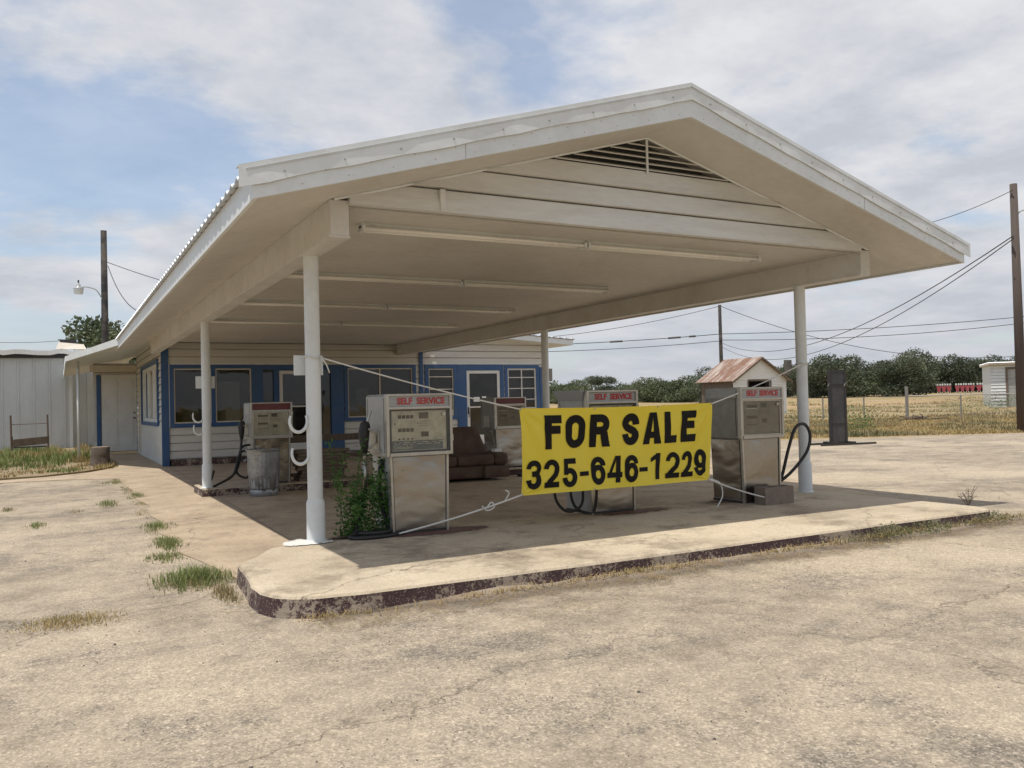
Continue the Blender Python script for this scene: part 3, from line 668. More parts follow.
# plain lower panel of the side wall
m = MB(); m.fbox(frame_side, 23.0, 29.6, .024, .034, .02, 1.02); m.build('wall_panel', 'siding', shop)
# interior shell
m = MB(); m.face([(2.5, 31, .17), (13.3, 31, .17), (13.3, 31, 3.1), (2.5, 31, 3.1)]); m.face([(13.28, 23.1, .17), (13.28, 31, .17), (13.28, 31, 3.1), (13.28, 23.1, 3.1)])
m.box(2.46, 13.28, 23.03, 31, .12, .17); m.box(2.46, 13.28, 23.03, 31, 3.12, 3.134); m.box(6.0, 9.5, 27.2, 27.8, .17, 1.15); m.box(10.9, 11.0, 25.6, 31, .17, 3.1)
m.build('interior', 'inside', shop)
# right, back walls
def frame_right(u, n, z): return (13.4 + n, u, z)
siding(frame_right, 22.9, 31.3, .0, 3.30, [], .2, parent=shop)
m = MB(); m.box(2.45, 13.4, 31.3, 31.42, 0, 3.3); m.build('wall', 'siding', shop)
# roof over the shop, low gable
def zr2(x): return 3.98 - .072 * (x - CX) if x > CX else 3.98 - .19 * (CX - x)
def shoproof():
    m = MB(); ya, yb = 22.42, 31.9
    m.hexa([(CX, ya + .6, zr2(CX) - .12), (9.5, ya + .6, zr2(9.5) - .12), (9.5, yb, zr2(9.5) - .12), (CX, yb, zr2(CX) - .12), (CX, ya + .6, zr2(CX) - .02), (9.5, ya + .6, zr2(9.5) - .02), (9.5, yb, zr2(9.5) - .02), (CX, yb, zr2(CX) - .02)])
    m.hexa([(9.55, 22.3, zr2(9.55) - .18), (14.22, 22.3, zr2(14.22) - .18), (14.22, yb, zr2(14.22) - .18), (9.55, yb, zr2(9.55) - .18), (9.55, 22.3, zr2(9.55) - .02), (14.22, 22.3, zr2(14.22) - .02), (14.22, yb, zr2(14.22) - .02), (9.55, yb, zr2(9.55) - .02)])
    m.hexa([(2.3, 23.05, zr2(2.3) - .12), (CX, 23.05, zr2(CX) - .12), (CX, yb, zr2(CX) - .12), (2.3, yb, zr2(2.3) - .12), (2.3, 23.05, zr2(2.3) - .02), (CX, 23.05, zr2(CX) - .02), (CX, yb, zr2(CX) - .02), (2.3, yb, zr2(2.3) - .02)])
    r_ = m.build('roof', 'white', shop)
    o = corr_roof('roof_sheet', 'steelroof', r_, 9.5, 14.27, lambda x: zr2(x), 22.27, 31.9)
    # front edge ribs seen end-on run across the slope here
    return r_
shoproof()
# front-right eave ribs
m = MB()
for k in range(20):
    x = 9.7 + k * .235; m.box(x, x + .05, 22.26, 22.9, zr2(x) + .0, zr2(x) + .03)
m.build('roof_rib', 'steelroof', shop)
# blue corner boards
m = MB(); m.fbox(frame_front, 2.28, 2.44, .026, .05, .02, 3.12); m.fbox(frame_side, 22.86, 22.98, .036, .06, .02, 3.3); m.build('corner_board', 'blue', shop)
m = MB(); m.fbox(frame_front, 9.25, 9.36, .026, .06, .17, 3.13); m.build('corner_board', 'blue', shop)
m = MB(); m.fbox(frame_front, 13.30, 13.42, .026, .05, .1, 2.5); m.build('corner_board', 'blue', shop)
# windows and doors in the front
win(frame_front, shop, 2.46, 4.58, .98, 2.58, trim=.10, blue_mull=(3.52,))
wa = win(frame_front, shop, 7.00, 9.14, 1.0, 2.58, trim=.10, mull=(8.05,))
win(frame_front, shop, 9.42, 10.46, .95, 2.58, trim=.12, rails=(2.22, 1.85, 1.5), inner=.03)
win(frame_front, shop, 12.06, 13.28, 1.10, 2.56, trim=.10, mull=(12.67,), rails=(2.18, 1.84, 1.5), inner=.05, inner_mat='curtain')
# pale board beneath the third window
# entrance: blue surround with sidelights around a white framed glass door
m = MB(); F = frame_front
m.fbox(F, 4.58, 4.78, 0, .05, .17, 2.57); m.fbox(F, 5.06, 5.20, 0, .05, .17, 2.44); m.fbox(F, 6.18, 6.32, 0, .05, .17, 2.44); m.fbox(F, 6.62, 6.98, 0, .05, .17, 2.57)
m.fbox(F, 4.78, 6.62, 0, .05, 2.44, 2.57); m.fbox(F, 4.78, 5.06, 0, .048, .17, .45); m.fbox(F, 6.32, 6.62, 0, .048, .17, .55)
ent = m.build('entrance', 'blue', shop)
m = MB(); m.face([F(4.78, -.02, .45), F(5.06, -.02, .45), F(5.06, -.02, 2.44), F(4.78, -.02, 2.44)]); m.build('pane', 'glass', ent)
m = MB(); m.face([F(6.32, -.02, .55), F(6.62, -.02, .55), F(6.62, -.02, 2.44), F(6.32, -.02, 2.44)]); m.build('pane', 'glass', ent)
def glassdoor(u0, u1, z0, z1, st=.09, rail=None):
    m = MB(); m.fbox(F, u0, u0 + st, -.03, .03, z0, z1); m.fbox(F, u1 - st, u1, -.03, .03, z0, z1); m.fbox(F, u0 + st, u1 - st, -.03, .028, z0, z0 + .28); m.fbox(F, u0 + st, u1 - st, -.03, .028, z1 - st, z1)
    if rail: m.fbox(F, u0 + st, u1 - st, -.03, .026, rail - .02, rail + .02)
    d = m.build('door', 'doorwhite', shop)
    m = MB(); m.face([F(u0 + st, 0, z0 + .28), F(u1 - st, 0, z0 + .28), F(u1 - st, 0, z1 - st), F(u0 + st, 0, z1 - st)]); m.build('pane', 'glass', d)
    m = MB(); m.fbox(F, u0 + .02, u0 + .06, .03, .05, 1.1, 1.3); m.tube([F(u0 + .04, .05, 1.15), F(u0 + .04, .08, 1.15), F(u0 + .04, .08, 1.0)], .012, 6); m.build('handle', 'blackmetal', d); return d
glassdoor(5.21, 6.17, .18, 2.42, rail=1.45)
d2 = glassdoor(10.77, 11.89, .18, 2.40, rail=1.3)
m = MB(); m.fbox(F, 11.0, 11.2, .002, .006, 1.46, 1.6); m.fbox(F, 11.28, 11.42, .002, .006, 1.5, 1.62); m.build('notice', 'paper', d2)
m = MB(); m.fbox(F, 10.46, 10.76, 0, .05, .17, 2.57); m.fbox(F, 11.90, 12.02, 0, .05, .17, 2.57); m.fbox(F, 10.76, 11.90, 0, .05, 2.41, 2.57); m.build('door_surround', 'blue', shop)
m = MB(); m.fbox(F, 2.44, 2.46, .025, .04, .98, 2.6); m.fbox(F, 2.5, 13.3, .022, .034, 2.585, 2.62); m.build('head_moulding', 'white', shop)
# pale boards upright behind the windows
m = MB(); m.box(3.6, 4.25, 23.3, 23.33, 1.1, 2.15); m.build('inner_board', 'curtain', shop)
m = MB(); m.box(8.3, 8.9, 23.5, 23.52, 1.0, 1.6); m.build('inner_board', 'paper', shop)
# goods and clutter added behind the glass, brightening it in place of reflections
for (x, y, w_, z0, z1, mt) in ((2.9, 24.2, .5, .17, 1.5, 'cream'), (5.4, 24.8, .7, .17, 1.3, 'galv'), (7.3, 23.9, .6, .9, 1.35, 'cutwood'), (7.9, 24.6, .35, .17, 1.9, 'palegrey'), (9.7, 24.0, .4, .8, 1.5, 'curtain')):
    MB().box(x, x + w_, y, y + .4, z0, z1).box(x - .05, x + w_ + .05, y - .05, y + .45, z1 + .002, z1 + .04).build('cabinet', mt, shop)
# side windows with blinds
ws = win(frame_side, shop, 24.0, 29.0, 1.0, 2.80, trim=.10, inner=.10, mull=(25.7, 27.35), trim_mat='blue', inner_mat='white', sides=(1, 1, 1, 1), trimn=.06)
m = MB(); m.box(2.47, 2.48, 24.1, 28.9, 1.0, 2.8); m.build('blind', 'curtain', ws)
# side door frame narrow
m = MB(); m.fbox(frame_side, 30.0, 30.12, 0, .05, .1, 2.55); m.fbox(frame_side, 29.3, 29.42, 0, .05, .1, 2.55); m.build('side_door_frame', 'cream', shop)
# back passage wall with white panel door, facing the camera
YD = 31.3
def frame_back(u, n, z): return (u, YD - n, z)
siding(frame_back, 1.0, 2.33, .08, 3.05, [], .19, parent=shop)
m = MB(); B = frame_back
m.fbox(B, 1.24, 2.31, .022, .055, .1, 2.66)
dr = m.build('door', 'doorwhite', shop)
m = MB()
for (a, b, c, d) in ((1.36, 1.72, .3, 1.2), (1.84, 2.2, .3, 1.2), (1.36, 1.72, 1.35, 2.0), (1.84, 2.2, 1.35, 2.0), (1.36, 1.72, 2.12, 2.5), (1.84, 2.2, 2.12, 2.5)): m.fbox(B, a, b, .055, .066, c, d)
m.build('door_panel', 'doorwhite', dr, bevel=.008)
m = MB(); m.tube([B(2.24, .05, 1.2), B(2.24, .12, 1.2)], .03, 8); m.tube([B(2.24, .05, 1.38), B(2.24, .09, 1.38)], .025, 8); m.build('handle', 'blackmetal', dr)
m = MB(); m.fbox(B, 1.09, 1.22, .024, .07, .2, 2.66); m.build('door_trim', 'blue', shop)
m = MB(); m.fbox(B, .90, 2.33, .0, .12, 2.76, 2.98); m.build('door_header', 'cream', shop)
# porch roof (lean-to) on the left
m = MB(); q = [(.18, 25.6, 2.86), (1.28, 21.9, 3.02), (2.30, 21.9, 3.30), (2.30, 38, 3.3), (.18, 38, 2.86)]
i = len(m.v); m.v += q + [(x, y, z + .03) for x, y, z in q]; n = 5
m.f.append(tuple(reversed(range(n)))); m.f.append(tuple(range(n, 2 * n)))
for k in range(n): m.f.append((k, (k + 1) % n, n + (k + 1) % n, n + k))
m.mi = [0] * len(m.f); pr_ = m.build('porch_roof', 'white', shop)
m = MB(); a, b = Vector((.15, 25.55, 2.80)), Vector((1.26, 21.86, 3.0)); 
m.hexa([a, b, b + Vector((.02, .03, 0)), a + Vector((.02, .03, 0)), a + Vector((0, 0, .14)), b + Vector((0, 0, .17)), b + Vector((.02, .03, .17)), a + Vector((.02, .03, .14))])
m.box(.15, .18, 25.6, 38, 2.78, 2.93); m.build('fascia', 'white', pr_)
corr_roof('roof_sheet', 'steelroof', pr_, .15, 2.3, lambda x: 2.93 + (x - .15) * .2, 25.7, 38)
m = MB(); m.tube([(.47, 26.7, -.02), (.47, 26.7, 2.88)], .04, 10); m.build('porch_post', 'white', shop, smooth=True)

# ------------------------------------------------------------------ fuel pumps
def make_pump(name, label, face='dial', header='text', group='old fuel pumps under the canopy', metal_sides=False, face_mat='dial', boot=True):
    t = thing(name, label, 'fuel pump', (0, 0, 0), 0, group)
    body = 'palegrey' if not metal_sides else 'steelgrey'
    # pedestal: tapering carcass
    m = MB(); m.hexa([(-.285, .02, 0), (.285, .02, 0), (.285, .54, 0), (-.285, .54, 0), (-.30, .02, .78), (.30, .02, .78), (.30, .56, .78), (-.30, .56, .78)]); ped = m.build('pedestal', body, t, bevel=.006)
    m = MB(); m.hexa([(-.262, .008, .03), (.262, .008, .03), (.262, .02, .03), (-.262, .02, .03), (-.278, .008, .755), (.278, .008, .755), (.278, .02, .755), (-.278, .02, .755)]); m.build('front_panel', 'stainless', ped)
    for s in (-1, 1): m = MB(); m.hexa([(s * .285 - .012, -.004, 0), (s * .285 + .012, -.004, 0), (s * .285 + .012, .03, 0), (s * .285 - .012, .03, 0), (s * .30 - .012, -.004, .77), (s * .30 + .012, -.004, .77), (s * .30 + .012, .03, .77), (s * .30 - .012, .03, .77)]); m.build('corner_strip', 'alu', ped)
    if metal_sides:
        m = MB(); m.hexa([(-.297, .05, .04), (-.29, .05, .04), (-.29, .52, .04), (-.297, .52, .04), (-.312, .05, .75), (-.303, .05, .75), (-.303, .54, .75), (-.312, .54, .75)]); m.build('side_panel', 'stainless', ped)
    # upper cabinet
    m = MB(); m.box(-.345, .345, .02, .60, .765, 1.36); cab = m.build('cabinet', body, t, bevel=.012)
    m = MB(); m.box(-.352, .352, -.03, .0, .765, .785); m.box(-.352, .352, -.03, .0, .785, .80)
    m = MB()
    o, wd = -.035, .03
    m.box(-.35, -.32, o, .02, .765, 1.375); m.box(.32, .35, o, .02, .765, 1.375); m.box(-.32, .32, o - .012, .02, .765, .80); m.box(-.32, .32, o, .02, 1.225, 1.25); m.box(-.32, .32, o, .02, 1.355, 1.375)
    fr = m.build('window_frame', 'alu', t, bevel=.004)
    m = MB(); m.box(-.292, .292, .012, .55, -.002, .025); m.build('skirt', 'blackmetal', ped)
    m = MB(); m.box(-.347, -.345, .05, .058, .80, 1.34); m.box(-.347, -.345, .54, .548, .80, 1.34); m.build('seam', 'blackmetal', cab)
    for zz in (.9, 1.15): MB().tube([(.352, -.03, zz), (.352, -.03, zz + .06)], .007, 6).build('hinge', 'alu', fr)
    # inner bead
    m = MB(); m.box(-.32, -.295, -.02, .02, .80, 1.225); m.box(.295, .32, -.02, .02, .80, 1.225); m.box(-.295, .295, -.02, .02, .80, .815); m.box(-.295, .295, -.02, .02, 1.21, 1.225); m.build('bead', 'dialdark' if face == 'dial' else 'alu', fr)
    hp = MB().box(-.32, .32, -.018, .02, 1.25, 1.355).build('header_panel', 'palegrey' if header == 'text' else 'maroon', t)
    if header == 'text': textmesh('lettering', 'SELF  SERVICE', .088, 'red', hp, (0.02, -.0215, 1.302), .95, .003, .0015)
    fc = MB().box(-.295, .295, .0, .019, .815, 1.21).build('dial_face', face_mat, t)
    m = MB()
    for (x, z, w_, h_) in ((-.14, 1.15, .17, .035), (-.14, 1.02, .17, .035)):
        for k in range(4): m.box(x - w_ / 2 + k * w_ / 4 + .004, x - w_ / 2 + (k + 1) * w_ / 4 - .004, -.004, .0, z - h_ / 2, z + h_ / 2)
    for k in range(4): m.box(-.22 + k * .045, -.2 + k * .045, -.003, 0, .925, .94)
    m.box(.0, .10, -.003, 0, 1.13, 1.19); m.box(.02, .10, -.003, 0, .95, 1.0)
    for k in range(3): m.box(.0, .15, -.0015, 0, 1.06 + k * .02, 1.063 + k * .02)
    m.box(-.26, -.25, -.003, 0, 1.075, 1.09); m.box(-.02, -.01, -.003, 0, 1.08, 1.095)
    m.build('dial', 'dialdark', fc)
    m = MB(); m.box(-.23, -.05, -.0012, 0, 1.12, 1.128); m.build('scale_line', 'paper', fc)
    lb = MB().box(-.29, .25, -.006, .0, .825, .915).build('price_label', 'label' if face == 'dial' else face_mat, fc)
    if face == 'dial':
        m = MB(); rr = random.Random(4)
        for r0 in (.895, .877):
            x = -.27
            while x < .22:
                l = rr.uniform(.02, .07); m.box(x, x + l, -.0075, -.006, r0, r0 + rr.uniform(.004, .01)); x += l + rr.uniform(.01, .04)
        m.build('worn_print', 'dial', lb)
        textmesh('lettering', 'Unleaded', .05, 'dial', lb, (-.17, -.0075, .85), 1, 0, .0008)
    MB().face
    m = MB(); m.face([(-.295, -.0145, .815), (.295, -.0145, .815), (.295, -.0145, 1.21), (-.295, -.0145, 1.21)]); m.build('glass_pane', 'pumpglass', fr)
    m = MB(); m.tube([(.26, -.018, 1.17), (.26, -.026, 1.17)], .02, 12); m.tube([(.26, -.026, 1.17), (.26, -.03, 1.17)], .01, 12); m.build('lock', 'alu', fr)
    # side boot, hood and plate where the nozzle hangs (left side)
    if boot: m = MB(); m.box(-.365, -.345, .18, .42, .83, 1.02); m.box(-.375, -.345, .14, .46, .80, .83); m.build('nozzle_boot', 'alu', cab, bevel=.004)
    m = MB(); m.hexa([(-.345, .05, 1.36), (.345, .05, 1.36), (.345, .58, 1.36), (-.345, .58, 1.36), (-.33, .06, 1.378), (.33, .06, 1.378), (.33, .57, 1.378), (-.33, .57, 1.378)]); m.build('top_cover', 'palegrey', cab)
    return t
def spline(pts, n=10):
    P = [Vector(p) for p in pts]; P = [P[0]] + P + [P[-1]]; out = []
    for i in range(1, len(P) - 2):
        for k in range(n):
            t = k / n; a, b, c, d = P[i - 1], P[i], P[i + 1], P[i + 2]
            out.append(.5 * ((2 * b) + (-a + c) * t + (2 * a - 5 * b + 4 * c - d) * t * t + (-a + 3 * b - 3 * c + d) * t ** 3))
    out.append(P[-2]); return out
def nozzle(parent, x, y, z, s=1):
    """nozzle hanging on the left side of a pump, seen side-on"""
    n_ = thing('nozzle', None, None); n_.parent = parent
    for k in list(n_.keys()): del n_[k]
    m = MB(); m.tube(spline([(x + .03, y, z + .20), (x + .0, y, z + .12), (x - .015, y, z + .05)]), [.012] * 21, 8); m.build('spout', 'alu', n_, smooth=True)
    m = MB(); m.tube([(x - .02, y, z + .09), (x - .035, y, z + .06), (x - .05, y, z - .02), (x - .05, y, z - .12), (x - .045, y, z - .22)], [.03, .052, .056, .045, .026], 10); m.build('grip', 'black', n_, smooth=True)
    m = MB(); m.tube(spline([(x - .02, y - .055, z + .02), (x + .035, y - .06, z - .03), (x + .04, y - .06, z - .12), (x - .02, y - .055, z - .18)]), .012, 6); m.build('guard', 'alu', n_, smooth=True)
    return n_
def hose(parent, pts, r=.019, name='hose'):
    m = MB(); m.tube(spline(pts, 12), r, 8); return m.build(name, 'black', parent, smooth=True)

p1 = make_pump('fuel_pump', 'fuel pump beside the front left column, cream dial face, green weeds at its foot')
p1.location = (3.14, 7.80, .15)
nozzle(p1, -.42, .3, 1.02)
m = MB(); m.tube([(-.465, .3, .80), (-.465, .3, .72)], .016, 8); m.tube([(-.465, .3, .72), (-.467, .3, .45)], [.024, .024], 8); m.build('swivel', 'alu', p1, smooth=True)
hose(p1, [(-.467, .3, .46), (-.50, .28, .28), (-.62, .1, .08), (-.72, .0, .02), (-.60, -.1, .02), (-.40, -.1, .02), (-.2, -.02, .02), (-.15, .1, .021), (-.30, .2, .02), (-.5, .2, .02), (-.62, .05, .045), (-.5, -.06, .05), (-.34, -.02, .05), (-.3, .12, .06), (-.34, .2, .3), (-.33, .26, .55), (-.31, .28, .68)], .021)
m = MB(); m.tube([(-.305, .22, .70), (-.34, .22, .70)], .035, 12); m.tube([(-.305, .22, .60), (-.335, .22, .60)], .028, 12); m.build('pipe_boss', 'blackmetal', p1)

p2 = make_pump('fuel_pump', 'fuel pump behind the yellow banner, only its lettered top and foot showing', metal_sides=False)
p2.location = (5.48, 7.83, .15)
hose(p2, [(-.32, .3, .75), (-.40, .25, .5), (-.44, .2, .2), (-.38, .15, .05), (-.28, .0, .03), (-.30, -.1, .35), (-.36, -.05, .6)], .016)
hose(p2, [(-.36, .3, .75), (-.60, .25, .45), (-.64, .2, .18), (-.52, .15, .04), (-.40, .05, .12), (-.42, .0, .4), (-.45, .05, .7)], .016)
m = MB(); m.hexa([(-.36, .05, 1.27), (-.348, .05, 1.27), (-.348, .56, 1.27), (-.36, .56, 1.27), (-.40, .02, 1.385), (-.348, .02, 1.385), (-.348, .62, 1.385), (-.40, .62, 1.385)]); m.build('side_hood', 'lampgrey', p2)

p3 = make_pump('fuel_pump', 'dull metal fuel pump between the banner and the front right column', metal_sides=True, boot=False, face='worn', face_mat=paint('worn_metal_face', (.27, .245, .205), dirt=(.42, .38, .32), amt=.6, scale=9, metal=.3))
p3.location = (7.42, 7.50, .15)
hose(p3, [(.33, .3, .08), (.42, .25, .14), (.62, .15, .30), (.86, .1, .55), (.93, .1, .76), (.84, .1, .90), (.70, .12, .86), (.60, .15, .6), (.52, .2, .25), (.45, .25, .08)], .02)
m = MB(); m.box(-.356, -.346, .04, .56, 1.255, 1.365); m.build('side_hood', 'palegrey', p3)

p4 = make_pump('fuel_pump', 'fuel pump on the rear island behind the dented bin, plain dark red header', header='plain', face='worn', face_mat='dial')
p4.location = (3.17, 14.55, .14)
nozzle(p4, -.40, .25, .98)
hose(p4, [(-.45, .25, .76), (-.50, .2, .4), (-.62, .1, .18), (-.9, -.02, .04), (-1.02, -.05, .02), (-.95, -.05, .28)], .02)
hose(p4, [(-.31, .3, .66), (-.45, .25, .62), (-.52, .2, .4), (-.55, .15, .2), (-.40, .1, .12), (-.33, .15, .3), (-.38, .2, .55), (-.50, .2, .5), (-.62, .1, .18), (-.85, .0, .06)], .02)
p5 = make_pump('fuel_pump', 'fuel pump on the rear island beside the brown sofa, dark red header, wavy metal panel', header='plain', face='worn', face_mat=paint('faded_grey_face', (.25, .235, .20), dirt=(.13, .11, .09), amt=.6, scale=7), metal_sides=True)
p5.location = (7.77, 14.55, .14)

# ------------------------------------------------------------------ banner
def bsurf(u, v, off=0.0):
    """u 0..1 left to right, v 0..1 top to bottom; taut at the corners, shallow folds between"""
    x0, x1, zt_, zb_ = 4.03, 6.53, 1.357, .488
    sag = .016 * math.sin(math.pi * u); lift = .012 * math.sin(math.pi * u)
    xr = x1 - .075 * v ** 1.2; xl = x0 + .012 * math.sin(math.pi * v)
    z = (zt_ - sag) * (1 - v) + (zb_ - lift * .3) * v
    y = 7.35 + .035 * math.sin(math.pi * u) * math.sin(math.pi * v) - .014 * math.sin(9 * u + 3.5 * v) * math.sin(math.pi * v) * .9 - .012 * math.sin(21 * u - 6 * v + 1) * math.sin(math.pi * u) - .006 * math.sin(47 * u + 9 * v) * math.sin(math.pi * v)
    for cu, cv in ((0, 0), (1, 0), (0, 1), (1, 1)):
        du, dv = (u - cu) * 2.6, (v - cv); d = math.hypot(du, dv); ang = math.atan2(abs(dv), abs(du) + 1e-6)
        y += .013 * math.exp(-d * 2.0) * math.sin(ang * 11) * min(1, d * 5)
    return Vector((xl + (xr - xl) * u, y - off, z))
bn = thing('banner', 'yellow vinyl FOR SALE banner with a phone number strung between the front columns', 'banner', (0, 0, 0))
m = MB(); NU, NV = 260, 90
for j in range(NV + 1):
    for i in range(NU + 1): m.v.append(tuple(bsurf(i / NU, j / NV)))
for j in range(NV):
    for i in range(NU):
        a = j * (NU + 1) + i; m.f.append((a, a + NU + 1, a + NU + 2, a + 1)); m.mi.append(0)
m.build('sheet', 'banner', bn, smooth=True)
# grommets
m = MB()
for (u, v) in ((.006, .015), (.994, .015), (.006, .985), (.994, .985), (.36, .015), (.69, .015), (.36, .985)):
    p = bsurf(u, v, .003); m.tube([p, p + Vector((0, -.004, 0))], .009, 8)
m.build('grommet', 'alu', bn)
# block lettering drawn as thick strokes conformed to the sheet
def arc(cx, cy, rx, ry, a0, a1, n=12): return [(cx + rx * math.cos(R(a0 + (a1 - a0) * k / n)), cy + ry * math.sin(R(a0 + (a1 - a0) * k / n))) for k in range(n + 1)]
# glyph space: x 0..1, y 0 (bottom)..1 (top). ('S', path, closed) is a centre-line stroke, ('Q', p0..p3) a filled quad
def glyph(ch, hx, hy):
    l, r, b, t = hx, 1 - hx, hy, 1 - hy; c = .5 - hx; q = min(.24, .5 - hy); X, Y = 2 * hx, 2 * hy
    S = lambda path, closed=False: ('S', path, closed)
    Rq = lambda x0, x1, y0, y1: ('Q', (x0, y0), (x1, y0), (x1, y1), (x0, y1))
    if ch == 'F': return [Rq(0, X, 0, 1), Rq(X, .98, 1 - Y, 1), Rq(X, .90, .45, .45 + Y)]
    if ch == 'E': return [Rq(0, X, 0, 1), Rq(X, .98, 1 - Y, 1), Rq(X, .90, .43, .43 + Y), Rq(X, 1, 0, Y)]
    if ch == 'L': return [Rq(0, X, 0, 1), Rq(X, 1, 0, Y)]
    if ch == 'O': return [S(arc(.5, t - q, c, q, 0, 180) + arc(.5, b + q, c, q, 180, 360), True)]
    if ch == 'R': return [Rq(0, X, 0, 1), S([(X, t), (.5, t)] + arc(.52, t - .19, r - .52, .19, 90, -90) + [(X, t - .38)]), ('Q', (1 - X * 1.05, 0), (1.02, 0), (.90, .47), (.50, .47))]
    if ch == 'A': return [('Q', (0, 0), (X * 1.05, 0), (.5 + hx * .15, 1), (.5 - hx * 1.1, 1)), ('Q', (1 - X * 1.05, 0), (1, 0), (.5 + hx * 1.1, 1), (.5 - hx * .15, 1)), Rq(.24, .76, .19, .19 + Y * .85)]
    if ch == 'S': return [S(arc(.5, t - q, c, q, 0, 165, 14) + [(l + .02, .64), (.30, .56), (.70, .44), (r - .02, .36)] + arc(.5, b + q, c, q, -15, -180, 14))]
    if ch == '3': return [S(arc(.5, t - .20, c, .20, 180, -55, 16) + [(.55, .52), (.36, .52)]), S([(.52, .515)] + arc(.5, b + .22, c, .235, 55, -180, 16))]
    if ch == '2': return [S(arc(.5, t - q, c, q, 180, -25, 14) + [(.74, .44), (.36, .22), (l + .02, .09)]), Rq(0, 1, 0, Y)]
    if ch == '5': return [Rq(.10, .96, 1 - Y, 1), Rq(.10, .10 + X * .9, .42, 1 - Y), S([(l + .06, .47)] + arc(.5, b + .22, c, .25, 120, -180, 18))]
    if ch == '6': return [S(arc(.5, t - q, c, q, 0, 180, 14) + arc(.5, b + q, c, q, 180, 300, 10)), S(arc(.5, b + q, c, q + .03, 0, 360, 24)[:-1], True)]
    if ch == '9': return [S(arc(.5, b + q, c, q, 180, 360, 14) + arc(.5, t - q, c, q, 0, 120, 10)), S(arc(.5, t - q, c, q + .03, 0, 360, 24)[:-1], True)]
    if ch == '4': return [Rq(.58, .58 + X, 0, 1), ('Q', (0, .20), (.22, .20), (.66, 1), (.50, 1)), Rq(0, 1, .19, .19 + Y)]
    if ch == '1': return [Rq(.52, .52 + X, 0, 1), ('Q', (.05, .66), (.52, .78), (.56, .98), (.05, .82))]
    if ch == '-': return [Rq(0, 1, .34, .50)]
def stroke_face(m, g, hw, box, off):
    (u0, u1, v0, v1) = box; W = (u1 - u0) * 2.5; H = (v1 - v0) * .88
    def S(p): return tuple(bsurf(u0 + p.x / 2.5, v1 - p.y / .88, off))
    if g[0] == 'Q':
        p = [Vector((x * W, y * H)) for x, y in g[1:]]; na = max(1, int((p[1] - p[0]).length / .03)); nb = max(1, int((p[3] - p[0]).length / .03)); i0 = len(m.v)
        for j in range(nb + 1):
            a, b = p[0].lerp(p[3], j / nb), p[1].lerp(p[2], j / nb)
            for i in range(na + 1): m.v.append(S(a.lerp(b, i / na)))
        for j in range(nb):
            for i in range(na):
                a = i0 + j * (na + 1) + i; m.f.append((a, a + 1, a + na + 2, a + na + 1)); m.mi.append(0)
        return
    P = [Vector((x * W, y * H)) for x, y in g[1]]; closed = g[2]
    if closed: P = P + [P[0]]
    Q = [P[0]]
    for a, b in zip(P[:-1], P[1:]):
        d = (b - a).length
        if d < 1e-5: continue
        k = max(1, int(d / .02))
        for j in range(1, k + 1): Q.append(a.lerp(b, j / k))
    if closed: Q = Q[:-1]
    n = len(Q); i0 = len(m.v)
    for i in range(n):
        pa = Q[i - 1] if (i or closed) else None; pb = Q[(i + 1) % n] if (i < n - 1 or closed) else None
        t = ((pb if pb is not None else Q[i]) - (pa if pa is not None else Q[i])).normalized(); nn = Vector((-t.y, t.x)) * hw
        m.v += [S(Q[i] + nn), S(Q[i]), S(Q[i] - nn)]
    for i in range(n if closed else n - 1):
        a = i0 + i * 3; b = i0 + ((i + 1) % n) * 3
        for k in (0, 1): m.f.append((a + k, a + k + 1, b + k + 1, b + k)); m.mi.append(0)
d0, d1 = 8.33, 9.5
def su(s): s = (s - 98) / 905.0; return s * d0 / (d1 - s * (d1 - d0))
row1 = [('F', 212, 298), ('O', 314, 412), ('R', 432, 526), ('S', 588, 668), ('A', 684, 768), ('L', 782, 842), ('E', 862, 930)]
row2 = [('3', 120, 197), ('2', 211, 283), ('5', 299, 368), ('-', 382, 428), ('6', 441, 508), ('4', 517, 585), ('6', 596, 660), ('-', 667, 709), ('1', 722, 770), ('2', 795, 858), ('2', 868, 922), ('9', 931, 985)]
k_ = 0
for row, v0, v1, hw in ((row1, .085, .485, .042), (row2, .605, .935, .0285)):
    for ch, a, b in row:
        u0, u1 = su(a), su(b); m = MB(); W = (u1 - u0) * 2.5; H = (v1 - v0) * .88
        gs = glyph(ch, hw / W, hw / H)
        for j, st in enumerate(gs): stroke_face(m, st, hw, (u0, u1, v0, v1), (.0065 + j * .0006))
        m.build('letter' if ch.isalpha() else 'numeral', 'text', bn, smooth=True)
# ropes
def rope(pts, label, r=.008, extra=None):
    m = MB(); m.tube(pts, r, 6)
    for e in extra or []: m.tube(e, r * .8, 6)
    o = m.build('rope', 'rope', smooth=True); return tag(o, label, 'rope', 'ropes holding the banner')
def lin(a, b, sag=.02, n=14):
    a, b = Vector(a), Vector(b); return [a.lerp(b, k / n) - Vector((0, 0, 4 * sag * (k / n) * (1 - k / n))) for k in range(n + 1)]
c_ = [bsurf(.004, .012), bsurf(.996, .012), bsurf(.996, .99), bsurf(.004, .99)]
ring = lambda x, y, z, r: [(x + r * math.cos(2 * math.pi * k / 14), y + r * math.sin(2 * math.pi * k / 14), z + .01 * math.sin(k)) for k in range(15)]
rope(lin((2.17, 7.86, 1.89), c_[0]), 'thin white rope from the left column to the top left corner of the banner', extra=[ring(2.125, 7.93, 1.89, .083), [(2.19, 7.85, 1.885), (2.23, 7.84, 1.82), (2.26, 7.84, 1.74)]])
rope(lin((8.55, 7.86, 1.83), c_[1]), 'thin white rope from the right column to the top right corner of the banner', extra=[ring(8.60, 7.93, 1.83, .083)])
kn = lin((2.86, 7.74, .17), c_[3]); kp = kn[10]
